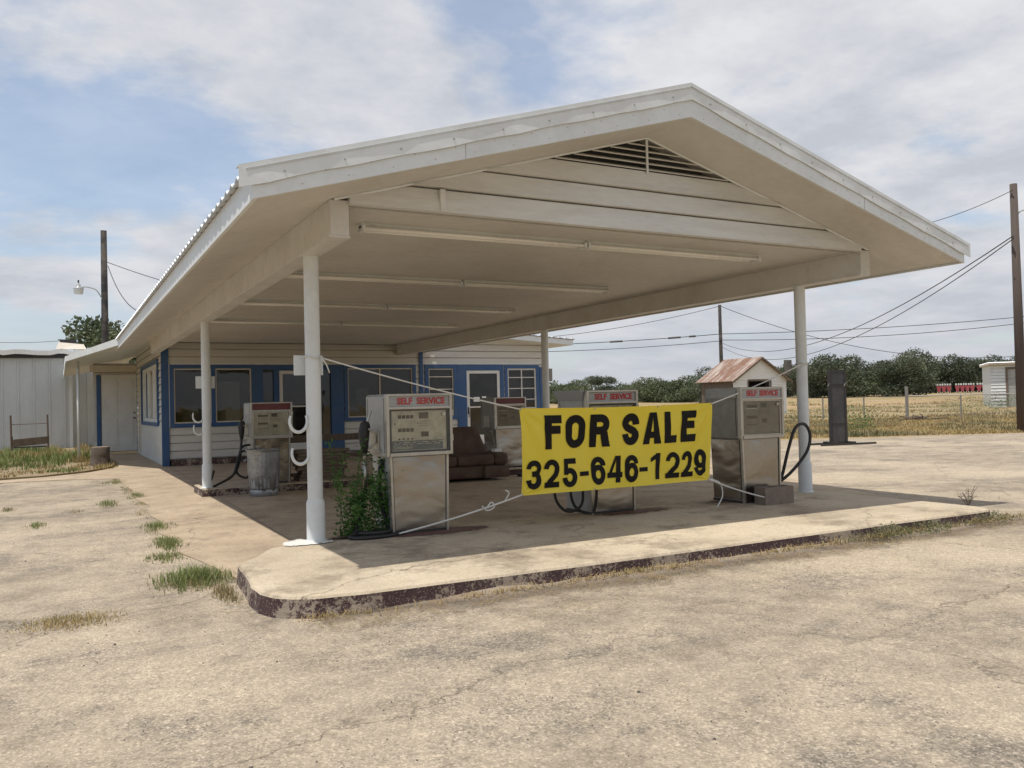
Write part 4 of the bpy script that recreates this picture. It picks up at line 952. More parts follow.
rope(kn, 'knotted white rope from the left pump foot to the lower left corner of the banner', .010, extra=[spline([kp + Vector((0, 0, .0)), kp + Vector((.04, -.02, .05)), kp + Vector((.07, -.02, 0)), kp + Vector((.0, .0, -.03)), kp + Vector((-.06, -.01, .02))], 5), spline([kn[12], kn[12] + Vector((.04, -.02, .08)), kn[12] + Vector((.0, -.02, .11))], 5)])
rope(lin(c_[2], (7.30, 7.25, .22)), 'white rope from the lower right corner of the banner down to the concrete block', .009, extra=[spline([c_[2] + Vector((.03, 0, 0)), c_[2] + Vector((.17, 0, -.06)), c_[2] + Vector((.2, .0, -.2)), c_[2] + Vector((.10, -.02, -.32))], 8)])

# ------------------------------------------------------------------ things around
# concrete block
m = MB(); x0, x1, y0, y1, z0, z1 = 0, .41, 0, .2, 0, .2
m.box(0, .41, 0, .03, 0, .2); m.box(0, .41, .17, .2, 0, .2); m.box(0, .035, .03, .17, 0, .2); m.box(.375, .41, .03, .17, 0, .2); m.box(.185, .225, .03, .17, 0, .2); m.box(.035, .375, .03, .17, 0, .15)
o = m.build('concrete_block', 'cmu'); o.location = (7.20, 7.24, .152); o.rotation_euler = (0, 0, R(-6)); tag(o, 'brown concrete block lying at the foot of the front right pump', 'block')
# bin
def dent(r, z, t):
    d = .0
    if r > .2:
        d = .028 * max(0, noise.noise(Vector((math.cos(t) * 2.5, math.sin(t) * 2.5, z * 4)))) * (1 if .08 < z < .7 else .2) + .006 * math.cos(24 * t) * (1 if .12 < z < .66 else 0)
    return r - d
bin_ = thing('rubbish_bin', 'dented galvanised rubbish bin standing before the rear left pump', 'bin', (2.90, 13.93, .012))
m = MB(); prof = [(.215, 0.0), (.225, .01), (.228, .10), (.222, .11)] + [(.228 + .035 * (z - .11) / .6, z) for z in [.11 + .03 * k for k in range(21)]] + [(.268, .73), (.276, .74), (.268, .75), (.255, .73), (.25, .4), (.22, .06), (0.001, .05)]
m.lathe(prof, seg=72, dent=dent); m.build('bucket', 'galv', bin_, smooth=True)
m = MB(); m.tube([(.276 * math.cos(2 * math.pi * k / 40), .276 * math.sin(2 * math.pi * k / 40), .742) for k in range(41)], .009, 6, caps=False); m.build('rim', 'galv', bin_, smooth=True)
for s in (-1, 1):
    m = MB(); m.tube(spline([(s * .265, -.06, .60), (s * .30, -.05, .57), (s * .30, .05, .57), (s * .265, .06, .60)]), .007, 6); m.build('handle', 'galv', bin_)
m = MB(); m.hexa([(.03, -.05, .4), (.15, -.02, .4), (.15, .0, .4), (.03, -.03, .4), (.04, -.06, .88), (.13, -.04, .90), (.13, -.02, .90), (.04, -.04, .88)]); o = m.build('cardboard_scrap', 'cutwood'); o.location = (2.90, 14.0, .012); tag(o, 'tan cardboard flap sticking out of the dented bin', 'cardboard')
# woodpile on rear island
wp = thing('plank_stack', 'stack of weathered planks on the rear island right of the dented bin', 'plank stack', (4.05, 14.75, .14))
rn = random.Random(11)
for k in range(9):
    for j in range(2):
        m = MB(); L0 = .42 + rn.uniform(-.05, .06); dy = -.14 + j * .2; m.box(-L0, L0, dy, dy + .18, 0, .055); pl = m.build('plank', 'plank', wp, bevel=.004); pl.location = (rn.uniform(-.03, .03), 0, k * .06); pl.rotation_euler = (0, 0, R(rn.uniform(-3, 3)))
# bench
be = thing('bench', 'dark wooden bench behind the weeds on the rear island', 'bench', (4.6, 14.9, .14))
m = MB(); m.box(-1.1, .95, .15, .19, .66, .78); m.build('backrest', 'wood', be, bevel=.004)
m = MB(); m.box(-.4, .95, -.2, .14, .38, .42); m.build('seat', 'wood', be, bevel=.004)
for x in (-.35, .88):
    m = MB(); m.box(x, x + .06, -.15, -.09, 0, .38); m.build('leg', 'wood', be)
for x in (-1.05, .88):
    m = MB(); m.box(x, x + .06, .19, .25, 0, .78); m.build('leg', 'wood', be)
# red bucket
rd = thing('red_bucket', 'red plastic bucket standing between the weeds and the front left pump', 'bucket', (5.02, 14.05, .012))
m = MB(); m.lathe([(.001, .02), (.17, .0), (.19, .06), (.215, .56), (.23, .57), (.23, .60), (.205, .60), (.20, .55), (.17, .08), (.001, .05)], seg=28); m.build('tub', 'drum', rd, smooth=True)
m = MB(); m.tube([(.22 * math.cos(math.pi * k / 14), .22 * math.sin(math.pi * k / 14) * .3, .56 - .16 * math.sin(math.pi * k / 14)) for k in range(15)], .005, 6); m.build('handle', 'alu', rd)
# sofa
so = thing('sofa', 'brown upholstered sofa on the concrete before the rear island', 'sofa', (6.22, 13.62, .012))
def cushion(name, x0, x1, y0, y1, z0, z1, bv=.06, parent=so, mat='sofa'):
    m = MB(); m.box(x0, x1, y0, y1, z0, z1); return m.build(name, mat, parent, bevel=bv, smooth=True)
cushion('base', -.98, 1.0, .06, .74, .05, .28, .05); cushion('armrest', .74, 1.02, 0, .72, .26, .50, .09); cushion('armrest', -1.02, -.74, 0, .72, .26, .56, .09)
cushion('seat_cushion', -.74, -.005, .02, .6, .28, .46, .06); cushion('seat_cushion', .0, .74, .02, .6, .28, .46, .06)
cushion('front_apron', .52, 1.01, -.02, .06, .05, .26, .02)
for (a, b) in ((-.92, .0), (.0, .86)):
    m = MB(); w_ = (b - a); m.hexa([(a, .48, .42), (b, .48, .42), (b, .74, .3), (a, .74, .3), (a + w_ * .10, .60, .97), (b - w_ * .22, .60, .99), (b - w_ * .22, .80, .95), (a + w_ * .10, .80, .95)]); m.build('back_cushion', 'sofa', so, bevel=.07, smooth=True)
m = MB(); m.box(.78, .92, .1, .24, .505, .56); m.build('paper_label', 'paper', so)
# black rubber block near rear island
m = MB(); m.box(0, .16, 0, .1, 0, .06); m.box(.16, .2, .02, .08, 0, .03); o = m.build('rubber_block', 'black', bevel=.01); o.location = (7.6, 13.9, .013); tag(o, 'small black rubber block on the concrete right of the sofa', 'block')

# ------------------------------------------------------------------ plants
def leafq(m, c, d, up, L0, W0, mi=0):
    s = d.cross(up).normalized() * W0; b = c + d * L0; mid = c + d * L0 * .5
    m.face([c, mid + s, b, mid - s], mi)
def rdir(rn, zmin=-1): 
    while True:
        v = Vector((rn.uniform(-1, 1), rn.uniform(-1, 1), rn.uniform(zmin, 1)))
        if .05 < v.length < 1: return v.normalized()
wb = thing('weed_bush', 'leafy green weed growing at the foot of the front left pump', 'weed', (2.62, 7.98, .15))
rn = random.Random(21); ms = MB(); ml = MB()
for k in range(30):
    a = rn.uniform(0, 2 * math.pi); base = Vector((rn.uniform(-.22, .28), rn.uniform(-.12, .16), 0)); h = rn.uniform(.3, .62)
    if k < 4: h = rn.uniform(.75, .93); base = Vector((-.22 + .05 * k, .1, 0))
    if 4 <= k < 8: h = .72; base = Vector((.22 + .03 * k * .5, -.05, 0))
    tip = base + Vector((math.cos(a) * .14, math.sin(a) * .10, h)); ctrl = spline([base, base.lerp(tip, .5) + Vector((0, 0, .03)), tip], 6)
    ms.tube(ctrl, .0035, 4)
    for i, p in enumerate(ctrl):
        for q in range(9):
            d = rdir(rn, -.3); d.z *= .6; d.normalize()
            st = p + d * rn.uniform(0, .05); leafq(ml, st, d, rdir(rn), rn.uniform(.022, .05), rn.uniform(.008, .015))
ms.build('stem', 'bush', wb); ml.build('foliage', 'bush', wb)

def tuft_mesh(m, cx, cy, rx, ry, n, h, z=0, rn=random, w=.004, lean=.6, mi=0):
    for _ in range(n):
        a, b = max(-1.0, min(1.0, rn.gauss(0, .45))), max(-1.0, min(1.0, rn.gauss(0, .45)))
        k = max(.3, 1 - .5 * (a * a + b * b)); x, y = cx + a * rx, cy + b * ry; hh = h * k * rn.uniform(.5, 1.2)
        t = rn.uniform(0, 2 * math.pi); l = hh * lean * rn.uniform(.1, 1); dx, dy = math.cos(t) * l, math.sin(t) * l
        sx, sy = -math.sin(t) * w, math.cos(t) * w
        p0 = (x - sx, y - sy, z); p1 = (x + sx, y + sy, z); p2 = (x + dx * .4 + sx * .8, y + dy * .4 + sy * .8, z + hh * .6); p3 = (x + dx * .4 - sx * .8, y + dy * .4 - sy * .8, z + hh * .6); p4 = (x + dx, y + dy, z + hh)
        m.face([p0, p1, p2, p3], mi); m.face([p3, p2, p4], mi)
tufts = [((.96, 7.42), .30, .42, 1300, .13, 'grass', 'thick green grass tuft growing against the left end of the front island'),
         ((1.10, 6.75), .10, .35, 260, .08, 'weedmix', 'yellowing grass tuft along the chipped corner of the front island'),
         ((.88, 8.75), .2, .32, 320, .06, 'grass', 'short weedy tuft at the apron edge, nearest the big green tuft'),
         ((1.0, 9.62), .17, .5, 480, .08, 'grass', 'green tuft on the ragged edge of the apron, middle of the row'),
         ((1.04, 11.1), .2, .5, 380, .08, 'grass', 'green tuft on the apron edge level with the rear column base'),
         ((.64, 14.3), .16, .5, 200, .09, 'grass', 'small green tuft left of the apron, in line with the rear pumps'),
         ((1.12, 15.3), .12, .45, 160, .09, 'grass', 'small green tuft on the apron edge past the rear column'),
         ((.04, 6.5), .36, .26, 900, .035, 'drygrass', 'dry straw tuft alone on the asphalt at the left'),
         ((-.27, 12.2), .14, .3, 150, .07, 'grass', 'lone green tuft at the far left of the asphalt'),
         ((-.7, 14.5), .12, .3, 90, .06, 'weedmix', 'tiny weed tuft at the left edge of the photo'),
         ((.18, 13.6), .14, .3, 80, .04, 'weedmix', 'flat pale weed patch left of the apron'),
         ((.95, 18.6), .3, .4, 160, .07, 'grass', 'green tuft at the far end of the apron edge near the porch post'),
         ((10.2, 6.75), .05, .05, 16, .1, 'drygrass', 'few dry blades at the foot of the twiggy plant')]
for (c, rx, ry, n, h, mt, lb) in tufts:
    m = MB(); rn = random.Random(int(c[0] * 100 + c[1] * 10)); tuft_mesh(m, 0, 0, rx, ry, int(n * .7), h, 0, rn, w=.0032 if h > .05 else .0028, lean=.9); tuft_mesh(m, 0, 0, rx * 1.15, ry * 1.15, int(n * .4), h * .6, 0, rn, w=.0026, lean=2.0, mi=1); o = m.build('grass_tuft', [mt, 'weedmix' if mt == 'grass' else 'drygrass']); o.location = (c[0], c[1], .0); tag(o, lb, 'grass tuft', 'weed tufts in the lot')
# dry grass fringe along the front kerb: uncountable
m = MB(); rn = random.Random(33)
x = 1.45
while x < 9.3:
    dens = max(.12, .45 + 1.1 * noise.noise(Vector((x * 1.1, 2, 0)))); y0 = 5.50 if x > 1.9 else 5.58 + (1.9 - x) * .12; z0 = bankz(x) * .8; gm = 1 if x > 6.3 and rn.random() < .5 else 0
    tuft_mesh(m, x, y0 - rn.uniform(0, .06), .14, .05, int(26 * dens), .05 if x < 6.2 else .075, z0 * .9, rn, w=.0026, lean=1.7, mi=gm)
    tuft_mesh(m, x, y0 - rn.uniform(.04, .24), .18, .12, int(20 * dens), .02, z0 * .35, rn, w=.0022, lean=4.5, mi=0)
    x += .045
for (cx, cy, rx, ry, n) in ((.1, 6.4, .5, .35, 260), (1.15, 6.3, .25, .5, 240), (3.1, 4.95, .6, .25, 260), (5.2, 5.1, 1.2, .3, 320), (8.3, 5.1, 1.2, .4, 380), (2.0, 5.3, .5, .15, 200), (9.6, 5.6, .8, .5, 200)):
    for _ in range(n):
        x = rn.gauss(cx, rx * .6); y = rn.gauss(cy, ry * .6)
        if y > 5.5 and 1.2 < x < 8.9: continue
        a = rn.uniform(0, 6.28); l = rn.uniform(.02, .07); w_ = .0018; dx, dy = math.cos(a), math.sin(a); z = .006 + rn.uniform(0, .008)
        m.face([(x - dy * w_, y + dx * w_, z), (x + dy * w_, y - dx * w_, z), (x + dx * l, y + dy * l, z + rn.uniform(0, .01))], 0)
tag(m.build('dry_grass_fringe', ['drygrass', 'weedmix']), 'dry straw and weeds lying along the foot of the front island kerb', 'grass', kind='stuff')
# broad-leaf weeds at the kerb, right part
for (cx, cy, r0, h, lb) in ((7.05, 5.52, .22, .16, 'dark leafy weed against the front kerb right of the banner'), (7.6, 5.5, .24, .12, 'low leafy weed by the kerb, middle of the three'), (8.7, 5.55, .26, .12, 'low leafy weed at the right tip of the front island')):
    t = MB(); rn = random.Random(int(cx * 10))
    for _ in range(420):
        a = rn.uniform(0, 6.28); q = rn.random() ** .6 * r0; p = Vector((q * math.cos(a) * 1.3, q * math.sin(a) * .6, rn.uniform(0, h) * (1 - q / r0 * .6))); leafq(t, p, rdir(rn, -.1), rdir(rn), rn.uniform(.015, .035), rn.uniform(.004, .009))
    o = t.build('kerb_weed', 'kerbleaf'); o.location = (cx, cy - .05, .03); tag(o, lb, 'weed', 'leafy weeds along the kerb')
# twiggy dead plant
m = MB(); rn = random.Random(5); 
for k in range(9):
    a = k * .8; tip = Vector((math.cos(a) * rn.uniform(.08, .2), math.sin(a) * .12, rn.uniform(.12, .3))); pts = spline([(0, 0, 0), tip * .5 + Vector((0, 0, .03)), tip], 5); m.tube(pts, .003, 4)
    for j in range(4): b = Vector(pts[4 + j]); m.tube([b, b + rdir(rn, 0) * .06], .002, 3)
tw = m.build('twiggy_plant', 'rust'); tw.location = (9.75, 6.45, 0); tag(tw, 'bare twiggy weed standing off the right tip of the front island', 'weed')

# pebbles and grit on the lot: uncountable
rn = random.Random(77); m = MB()
for _ in range(3800):
    y = 1.8 + (rn.random() ** 1.5) * 11; x = rn.uniform(-2, 1) + rn.random() * (y * 1.0 + 2)
    if 1.0 < x < 9 and 5.5 < y < 8.2: continue
    if x > 1.0 and y > 5.55: continue
    s = rn.uniform(.002, .0055) * (1 if rn.random() < .96 else 2.0); p = Vector((x, y, s * .3)); a = rn.uniform(0, 6.28)
    r1 = [(p.x + s * rn.uniform(.7, 1.3) * math.cos(a + k * 1.2566), p.y + s * rn.uniform(.7, 1.3) * math.sin(a + k * 1.2566), 0) for k in range(5)]
    top = [(p.x + (q[0] - p.x) * .6, p.y + (q[1] - p.y) * .6, s * rn.uniform(.7, 1.1)) for q in r1]; mi = 0 if rn.random() < .7 else 1
    i = len(m.v); m.v += r1 + top; m.f.append((i + 5, i + 6, i + 7, i + 8, i + 9)); m.mi.append(mi)
    for k in range(5): m.f.append((i + k, i + (k + 1) % 5, i + 5 + (k + 1) % 5, i + 5 + k)); m.mi.append(mi)
M_['stone'] = paint('pale_gravel', (.42, .36, .29), dirt=(.2, .17, .13), amt=.6, scale=30)
M_['darkstone'] = paint('dark_gravel', (.10, .085, .07), amt=.3)
tag(m.build('gravel', ['stone', 'darkstone']), 'loose pale grit scattered over the asphalt lot', 'gravel', kind='stuff')

# grass plot at the left before the metal building
m = MB(); gp = [(-12, 21.9), (-2.6, 21.3), (-.4, 21.6), (.5, 22.5), (1.2, 24.0), (1.3, 26), (1.1, 31.3), (.9, 38), (-12, 38)]
m.prism(gp, -.02, .03); M_['soil'] = paint('dry_soil', (.27, .20, .12), dirt=(.15, .13, .06), amt=.8, scale=2, rough=.95); tag(m.build('grass_plot', 'soil'), kind='structure')
m = MB(); rn = random.Random(8)
for _ in range(520):
    y = 21.7 + rn.random() * 15; x = rn.uniform(-7, 1.1)
    if y < 22.6 and x > .3: continue
    gr = noise.noise(Vector((x * .7, y * .35, 2))) > -.12; near = y > 25
    tuft_mesh(m, x, y, .28, .4, 26, (.28 if near else .11) * rn.uniform(.6, 1.2), .03, rn, w=.010, lean=.6, mi=0 if gr else 1)
for (x, y) in ((.5, 26.9), (.3, 27.5), (.9, 27.2), (-.2, 28)):
    tuft_mesh(m, x, y, .35, .4, 120, .38, .03, rn, w=.010, lean=.5, mi=0)
tag(m.build('tall_grass', ['grass', 'drygrass']), 'uneven green and straw grass in front of the grey metal building', 'grass', kind='stuff')
# sparse weeds and grit following the broken apron edge
m = MB(); rn = random.Random(91)
for a, b in zip(ap[0:12], ap[1:12]):
    a, b = Vector(a), Vector(b)
    for k in range(int((b - a).length / .06)):
        p = a.lerp(b, rn.random()); 
        if noise.noise(Vector((p.x * 2, p.y * 1.6, 5))) < -.05: continue
        tuft_mesh(m, p.x - rn.uniform(0, .14), p.y, .06, .12, 8, .035, .004, rn, w=.0025, lean=1.2, mi=rn.choice((0, 1, 1)))
tag(m.build('edge_weeds', ['grass', 'drygrass']), 'thin weeds and straw following the broken left edge of the concrete apron', 'weeds', kind='stuff')
# stump
st = thing('tree_stump', 'short cut tree stump beside the porch path', 'stump', (.93, 24.6, .03))
m = MB(); m.lathe([(.27, 0), (.24, .1), (.22, .25), (.235, .46), (.22, .48)], seg=20, dent=lambda r, z, t: r * (1 + .06 * math.sin(5 * t) + .03 * math.sin(11 * t))); m.build('bark', 'bark', st, smooth=True)
m = MB(); m.face([(.22 * (1 + .06 * math.sin(5 * t)) * math.cos(t), .22 * (1 + .06 * math.sin(5 * t)) * math.sin(t), .482) for t in [2 * math.pi * k / 20 for k in range(20)]]); m.build('cut_face', 'cutwood', st)
# old iron bed-like swing seat frame
sw = thing('metal_swing_seat', 'rusted metal seat frame with brown panel standing in the grass by the metal building', 'seat frame', (-.92, 34, .02))
for x in (-.56, .56):
    m = MB(); m.tube([(x, 0, 0), (x - .02, 0, 1.36)], .03, 8); m.tube([(x, .5, 0), (x, .45, .62)], .025, 8); m.build('post', 'rust', sw)
m = MB(); m.tube([(-.56, 0, 1.04), (.56, 0, 1.06)], .014, 6); m.build('top_rail', 'rust', sw)
m = MB(); m.hexa([(-.54, -.02, .26), (.54, -.02, .34), (.54, .02, .34), (-.54, .02, .26), (-.54, -.05, .52), (.54, -.05, .60), (.54, -.02, .60), (-.54, -.02, .52)]); m.build('seat_panel', 'plank', sw)
m = MB(); m.box(-.5, .5, .02, .48, .22, .26); m.build('seat', 'blackmetal', sw)

# ------------------------------------------------------------------ grey metal building at left
mb = thing('metal_building', 'grey vertical-panel metal building with ragged pale roof edge behind the porch', 'building', (0, 0, 0))
def ribwall(name, x0, x1, y, z1, step, parent, mat='metalwall'):
    m = MB(); m.box(x0, x1, y, y + .1, 0, z1); x = x0
    while x < x1: m.hexa([(x, y - .03, 0), (x + .05, y - .03, 0), (x + .07, y, 0), (x - .02, y, 0), (x, y - .03, z1), (x + .05, y - .03, z1), (x + .07, y, z1), (x - .02, y, z1)]); x += step
    return m.build(name, mat, parent)
ribwall('wall', -9, .35, 38.2, 3.78, .54, mb); ribwall('wall', .47, 2.6, 38.9, 3.86, .54, mb)
m = MB(); m.box(.35, .47, 38.15, 38.95, 0, 3.8); m.build('corner_trim', 'white', mb)
m = MB(); m.box(-8.95, 2.55, 39.03, 50, 0, 3.75); m.build('side_wall', 'metalwall', mb)
m = MB(); m.box(-9, .6, 38.02, 38.2, 3.62, 3.80); m.build('eave_shade_strip', 'blackmetal', mb)  # black strip standing in for the shade under the roof edge
m = MB(); rn = random.Random(9); x = -9.2; pz = 3.80
while x < 2.9:
    x2 = x + rn.uniform(.3, .5); dz = rn.uniform(-.05, .07); z_ = 3.83 + dz
    m.hexa([(x, 37.75, pz - .08), (x2, 37.75, z_ - .08), (x2, 44, z_ + .35), (x, 44, pz + .35), (x, 37.75, pz + .10), (x2, 37.75, z_ + .10), (x2, 44, z_ + .42), (x, 44, pz + .42)]); x = x2; pz = z_
m.build('roof_sheet', paint('pale_roof_sheet', (.72, .70, .66), dirt=(.45, .38, .3), amt=.5, scale=2), mb)
m = MB(); m.hexa([(-.1, 38.2, 4.0), (1.0, 38.2, 3.98), (1.0, 39.6, 4.05), (-.1, 39.6, 4.1), (.0, 38.4, 4.28), (.9, 38.4, 4.2), (.9, 39.4, 4.25), (0, 39.4, 4.3)]); m.build('roof_patch', 'cream', mb)
m = MB(); m.box(.05, .65, 38.8, 39.4, 4.25, 4.42); m.build('roof_vent', 'blackmetal', mb)

# ------------------------------------------------------------------ trees
def tree_proto(name, label, seed, mat, h, rad, lobes, leaves, leafsz, trunk_h, flat=.62):
    rn = random.Random(seed); t = thing(name, label, 'tree')
    m = MB(); m.tube(spline([(0, 0, -.1), (rn.uniform(-.1, .1), 0, trunk_h * .6), (rn.uniform(-.3, .3), rn.uniform(-.2, .2), trunk_h)]), [.22 - .005 * k for k in range(21)], 7)
    L_ = []
    for k in range(lobes):
        a = rn.uniform(0, 6.28); q = rad * rn.random() ** .5 * .72; z = trunk_h + (h - trunk_h) * rn.uniform(-.05, .86) * (1 - .35 * (q / rad) ** 2)
        c = Vector((q * math.cos(a), q * math.sin(a), z)); r0 = rn.uniform(.24, .42) * rad; L_.append((c, r0))
        m.tube(spline([(0, 0, trunk_h * .7), c.lerp(Vector((0, 0, trunk_h)), .5) + Vector((0, 0, -.2)), c], 4), [.09 - .008 * j for j in range(9)], 5)
    m.build('trunk', 'bark', t)
    m = MB()
    for _ in range(leaves):
        c, r0 = rn.choice(L_); d = rdir(rn, -.7); q = r0 * rn.uniform(.55, 1.08) if rn.random() < .85 else r0 * rn.uniform(1.0, 1.3)
        p = c + Vector((d.x * q, d.y * q, d.z * q * flat)); 
        if p.z < .5: continue
        leafq(m, p, (rdir(rn) + d * .6).normalized(), rdir(rn), leafsz * rn.uniform(.6, 1.5), leafsz * rn.uniform(.25, .5))
    m.build('crown', mat, t); return t
protos = [tree_proto('oak_tree', 'x', 1, 'leaf', 7.4, 4.6, 19, 13000, .26, 1.3), tree_proto('oak_tree', 'x', 2, 'leaf', 6.6, 4.8, 18, 13000, .26, 1.1), tree_proto('oak_tree', 'x', 3, 'leaf', 7.8, 3.8, 17, 11000, .26, 1.5), tree_proto('mesquite_tree', 'x', 4, 'leaf2', 5.4, 4.6, 17, 11000, .26, .8), tree_proto('mesquite_tree', 'x', 5, 'leaf2', 5.0, 5.0, 16, 11000, .26, .6)]
# helper: place from bearing x (tangent against forward axis) and depth, in plan
Fx, Fy = .4741, .8805; Rx, Ry = .8805, -.4741
def plan(px, d): k = (px - 512) / 841.35; return (d * (Fx + k * Rx), d * (Fy + k * Ry))
m = MB(); ds = [60, 80, 100, 120, 140, 160, 200, 300, 500]; bs = list(range(380, 1500, 70))
for a, b in zip(ds[:-1], ds[1:]):
    for c, d_ in zip(bs[:-1], bs[1:]): m.face([(*plan(c, a), zfar(a) + .01), (*plan(d_, a), zfar(a) + .01), (*plan(d_, b), zfar(b) + .01), (*plan(c, b), zfar(b) + .01)])
tag(m.build('far_field', 'field'), kind='structure')
T = [  # bearing, depth, proto, height scale, words
 (552, 150, 3, .95, 'low mesquite just right of the rear right column'), (572, 142, 4, .98, 'low mesquite left of the round dark oak beyond the field'), (601, 150, 2, .86, 'round dark oak standing above the low trees behind the banner'),
 (628, 146, 3, .93, 'low mesquite right of the round dark oak'), (648, 138, 4, .98, 'low mesquite over the R of the banner'), (668, 132, 3, .98, 'bushy mesquite left of the rusty-roofed shed'), (690, 128, 4, 1.0, 'bushy mesquite touching the left eave of the rusty-roofed shed'),
 (712, 118, 0, .88, 'dark oak peeping over the left side of the shed roof'), (738, 112, 1, .62, 'oak hidden behind the shed'), (786, 112, 1, .88, 'oak showing between the shed and the front right column'),
 (812, 104, 0, .90, 'large dark oak directly behind the right column'), (838, 98, 1, .98, 'large dark oak behind the tall black rack'), (862, 104, 0, .90, 'dark oak right of the tall black rack'), (886, 100, 3, 1.1, 'shorter mesquite in the dip between the two big oaks'),
 (905, 94, 0, .92, 'largest oak near the thick fence post'), (926, 97, 1, .98, 'broad oak left of the red trestles'), (950, 104, 1, .90, 'oak behind the left end of the red trestles'), (970, 108, 2, .72, 'oak behind the middle of the red trestles'), (990, 112, 1, .88, 'oak behind the right end of the red trestles'), (1012, 110, 0, .78, 'oak rising behind the white garage'), (1040, 118, 1, .85, 'oak beyond the right edge'), (1075, 110, 0, .9, 'oak far right beyond the edge')]
used = set()
for i, (px, d, k, s, lb) in enumerate(T):
    if k in used: t = copy_tree(protos[k])
    else: t = protos[k]; used.add(k)
    if px >= 926 and px < 1030: d = 168 + (px % 7); s *= 1.36
    elif px >= 786: d *= 1.4; s *= 1.14
    else: s *= .84
    x, y = plan(px, d); t.location = (x, y, zfar(d) - .3); t.rotation_euler = (0, 0, i * 1.37); t.scale = (s * 1.05, s * 1.05, s); relabel(t, lb, 'trees beyond the field')
# far hedge-like second row reads as one mass
m = MB(); rn = random.Random(12)
for _ in range(22000):
    px = rn.uniform(470, 1160); d = rn.uniform(165, 190) if px < 740 else rn.uniform(175, 200); x, y = plan(px, d); top = 3.6 + 1.3 * noise.noise(Vector((px * .03, 0, 0))) + .6 * noise.noise(Vector((px * .12, 3, 0)))
    if px > 740: top = 4.8 + 1.3 * noise.noise(Vector((px * .03, 5, 0)))
    z = rn.uniform(0, top) + zfar(d); leafq(m, Vector((x, y, z)), rdir(rn), rdir(rn), rn.uniform(.35, .7), rn.uniform(.15, .25))
tag(m.build('distant_wood', 'leaf'), 'far wood closing the horizon behind the oaks', 'wood', kind='stuff')
# tree behind left buildings
lt = tree_proto('elm_tree', 'leafy tree showing over the porch roof at left', 14, 'leaf2', 6.9, 2.7, 13, 6500, .20, 2.2, flat=.8)
lt.location = (3.2, 56, 0); lt.scale = (1.2, 1.2, 1.16)

# ------------------------------------------------------------------ poles, lamp, wires
up_ = thing('utility_pole', 'dark utility pole with a yard lamp behind the porch roof', 'utility pole', (1.98, 45, 0), 0, 'utility poles')
PH = 10.2
m = MB(); m.tube([(0, 0, -.2), (0, 0, PH)], [.19, .14], 10); m.build('shaft', 'poledark', up_, smooth=True)
m = MB(); m.tube([(0, 0, PH - 3.0), (0, 0, PH - 2.6)], .155, 10); m.build('band', 'blackmetal', up_)
yl = thing('yard_lamp', 'grey yard lamp on a curved arm fixed to the left utility pole', 'lamp', (1.98, 45, -.28))
m = MB(); m.tube(spline([(-.12, -.1, 7.15), (-.35, -.15, 7.55), (-.75, -.2, 7.68), (-1.05, -.2, 7.66)]), .028, 8); m.build('arm', 'lampgrey', yl, smooth=True)
m = MB(); m.lathe([(.001, 7.86), (.06, 7.85), (.09, 7.77), (.12, 7.68), (.22, 7.62), (.23, 7.58)], -1.12, -.2, 16); m.build('housing', 'lampgrey', yl, smooth=True)
m = MB(); m.lathe([(.22, 7.58), (.21, 7.42), (.18, 7.34), (.001, 7.33)], -1.12, -.2, 16); m.build('refractor', 'lampglass', yl, smooth=True)
m = MB(); m.tube([(-1.12, -.2, 7.85), (-1.12, -.2, 8.0)], .035, 8); m.build('photocell', 'blackmetal', yl)
rp = thing('utility_pole', 'brown wooden utility pole at the right edge of the photo', 'utility pole', (28.8, 17.0, 0), 0, 'utility poles')
m = MB(); m.tube([(0, 0, -.2), (0, 0, 8.45)], [.165, .115], 12); m.build('shaft', 'pole', rp, smooth=True)
m = MB()
for z in (8.1, 6.6, 5.2): m.tube([(-.14, 0, z), (.14, 0, z)], .02, 6)
m.build('bolt', 'blackmetal', rp)
m = MB(); m.tube(spline([(.1, 0, 7.2), (.22, -.05, 7.5), (.6, -.2, 7.6), (.9, -.3, 7.6)]), .02, 6); m.build('bracket', 'lampgrey', rp)
cp = thing('utility_pole', 'slim black utility pole rising behind the rusty-roofed shed', 'utility pole', (54.6, 60, 0), 0, 'utility poles')
m = MB(); m.tube([(0, 0, -.2), (0, 0, 10.05)], [.2, .15], 10); m.build('shaft', 'poledark', cp, smooth=True)
m = MB(); m.tube([(0, -.1, 8.2), (0, .1, 8.2)], .14, 6); m.tube([(0, -.1, 7.6), (0, .1, 7.6)], .14, 6); m.build('insulator', 'blackmetal', cp)
# convert picture bearings + height rows into wire anchor points (world)
Ux, Uy, Uz = .01142, -.030558, .999468
def pt(px, py, d):
    k = (px - 512) / 841.35; j = (384 - py) / 841.35
    return Vector((d * (.4739007 + k * .8805042 + j * Ux), d * (.8803158 - k * .473403 + j * Uy), 1.42 + d * (.0215 - k * .0245343 + j * Uz)))
def wire(a, b, sag, r, label, group='overhead power lines'):
    a, b = Vector(a), Vector(b); m = MB(); n = 28; m.tube([a.lerp(b, k / n) - Vector((0, 0, 4 * sag * (k / n) * (1 - k / n))) for k in range(n + 1)], r, 5); o = m.build('power_line', 'wire'); return tag(o, label, 'power line', group)
RT = pt(1013, 190, 28.6)
wire(pt(1013, 236, 28.5), pt(722, 343, 78), 2.05, .020, 'cable dropping from the right pole, upper of the steep pair')
wire(pt(1013, 239, 28.5), pt(722, 347, 78), 2.4, .018, 'cable dropping from the right pole, lower of the steep pair')
wire(RT, pt(880, 232, 34), .25, .012, 'service cable from the top of the right pole to behind the canopy roof')
wire(pt(1040, 315, 80), pt(720, 334, 78), .3, .030, 'upper horizontal line between the shed pole and the right edge')
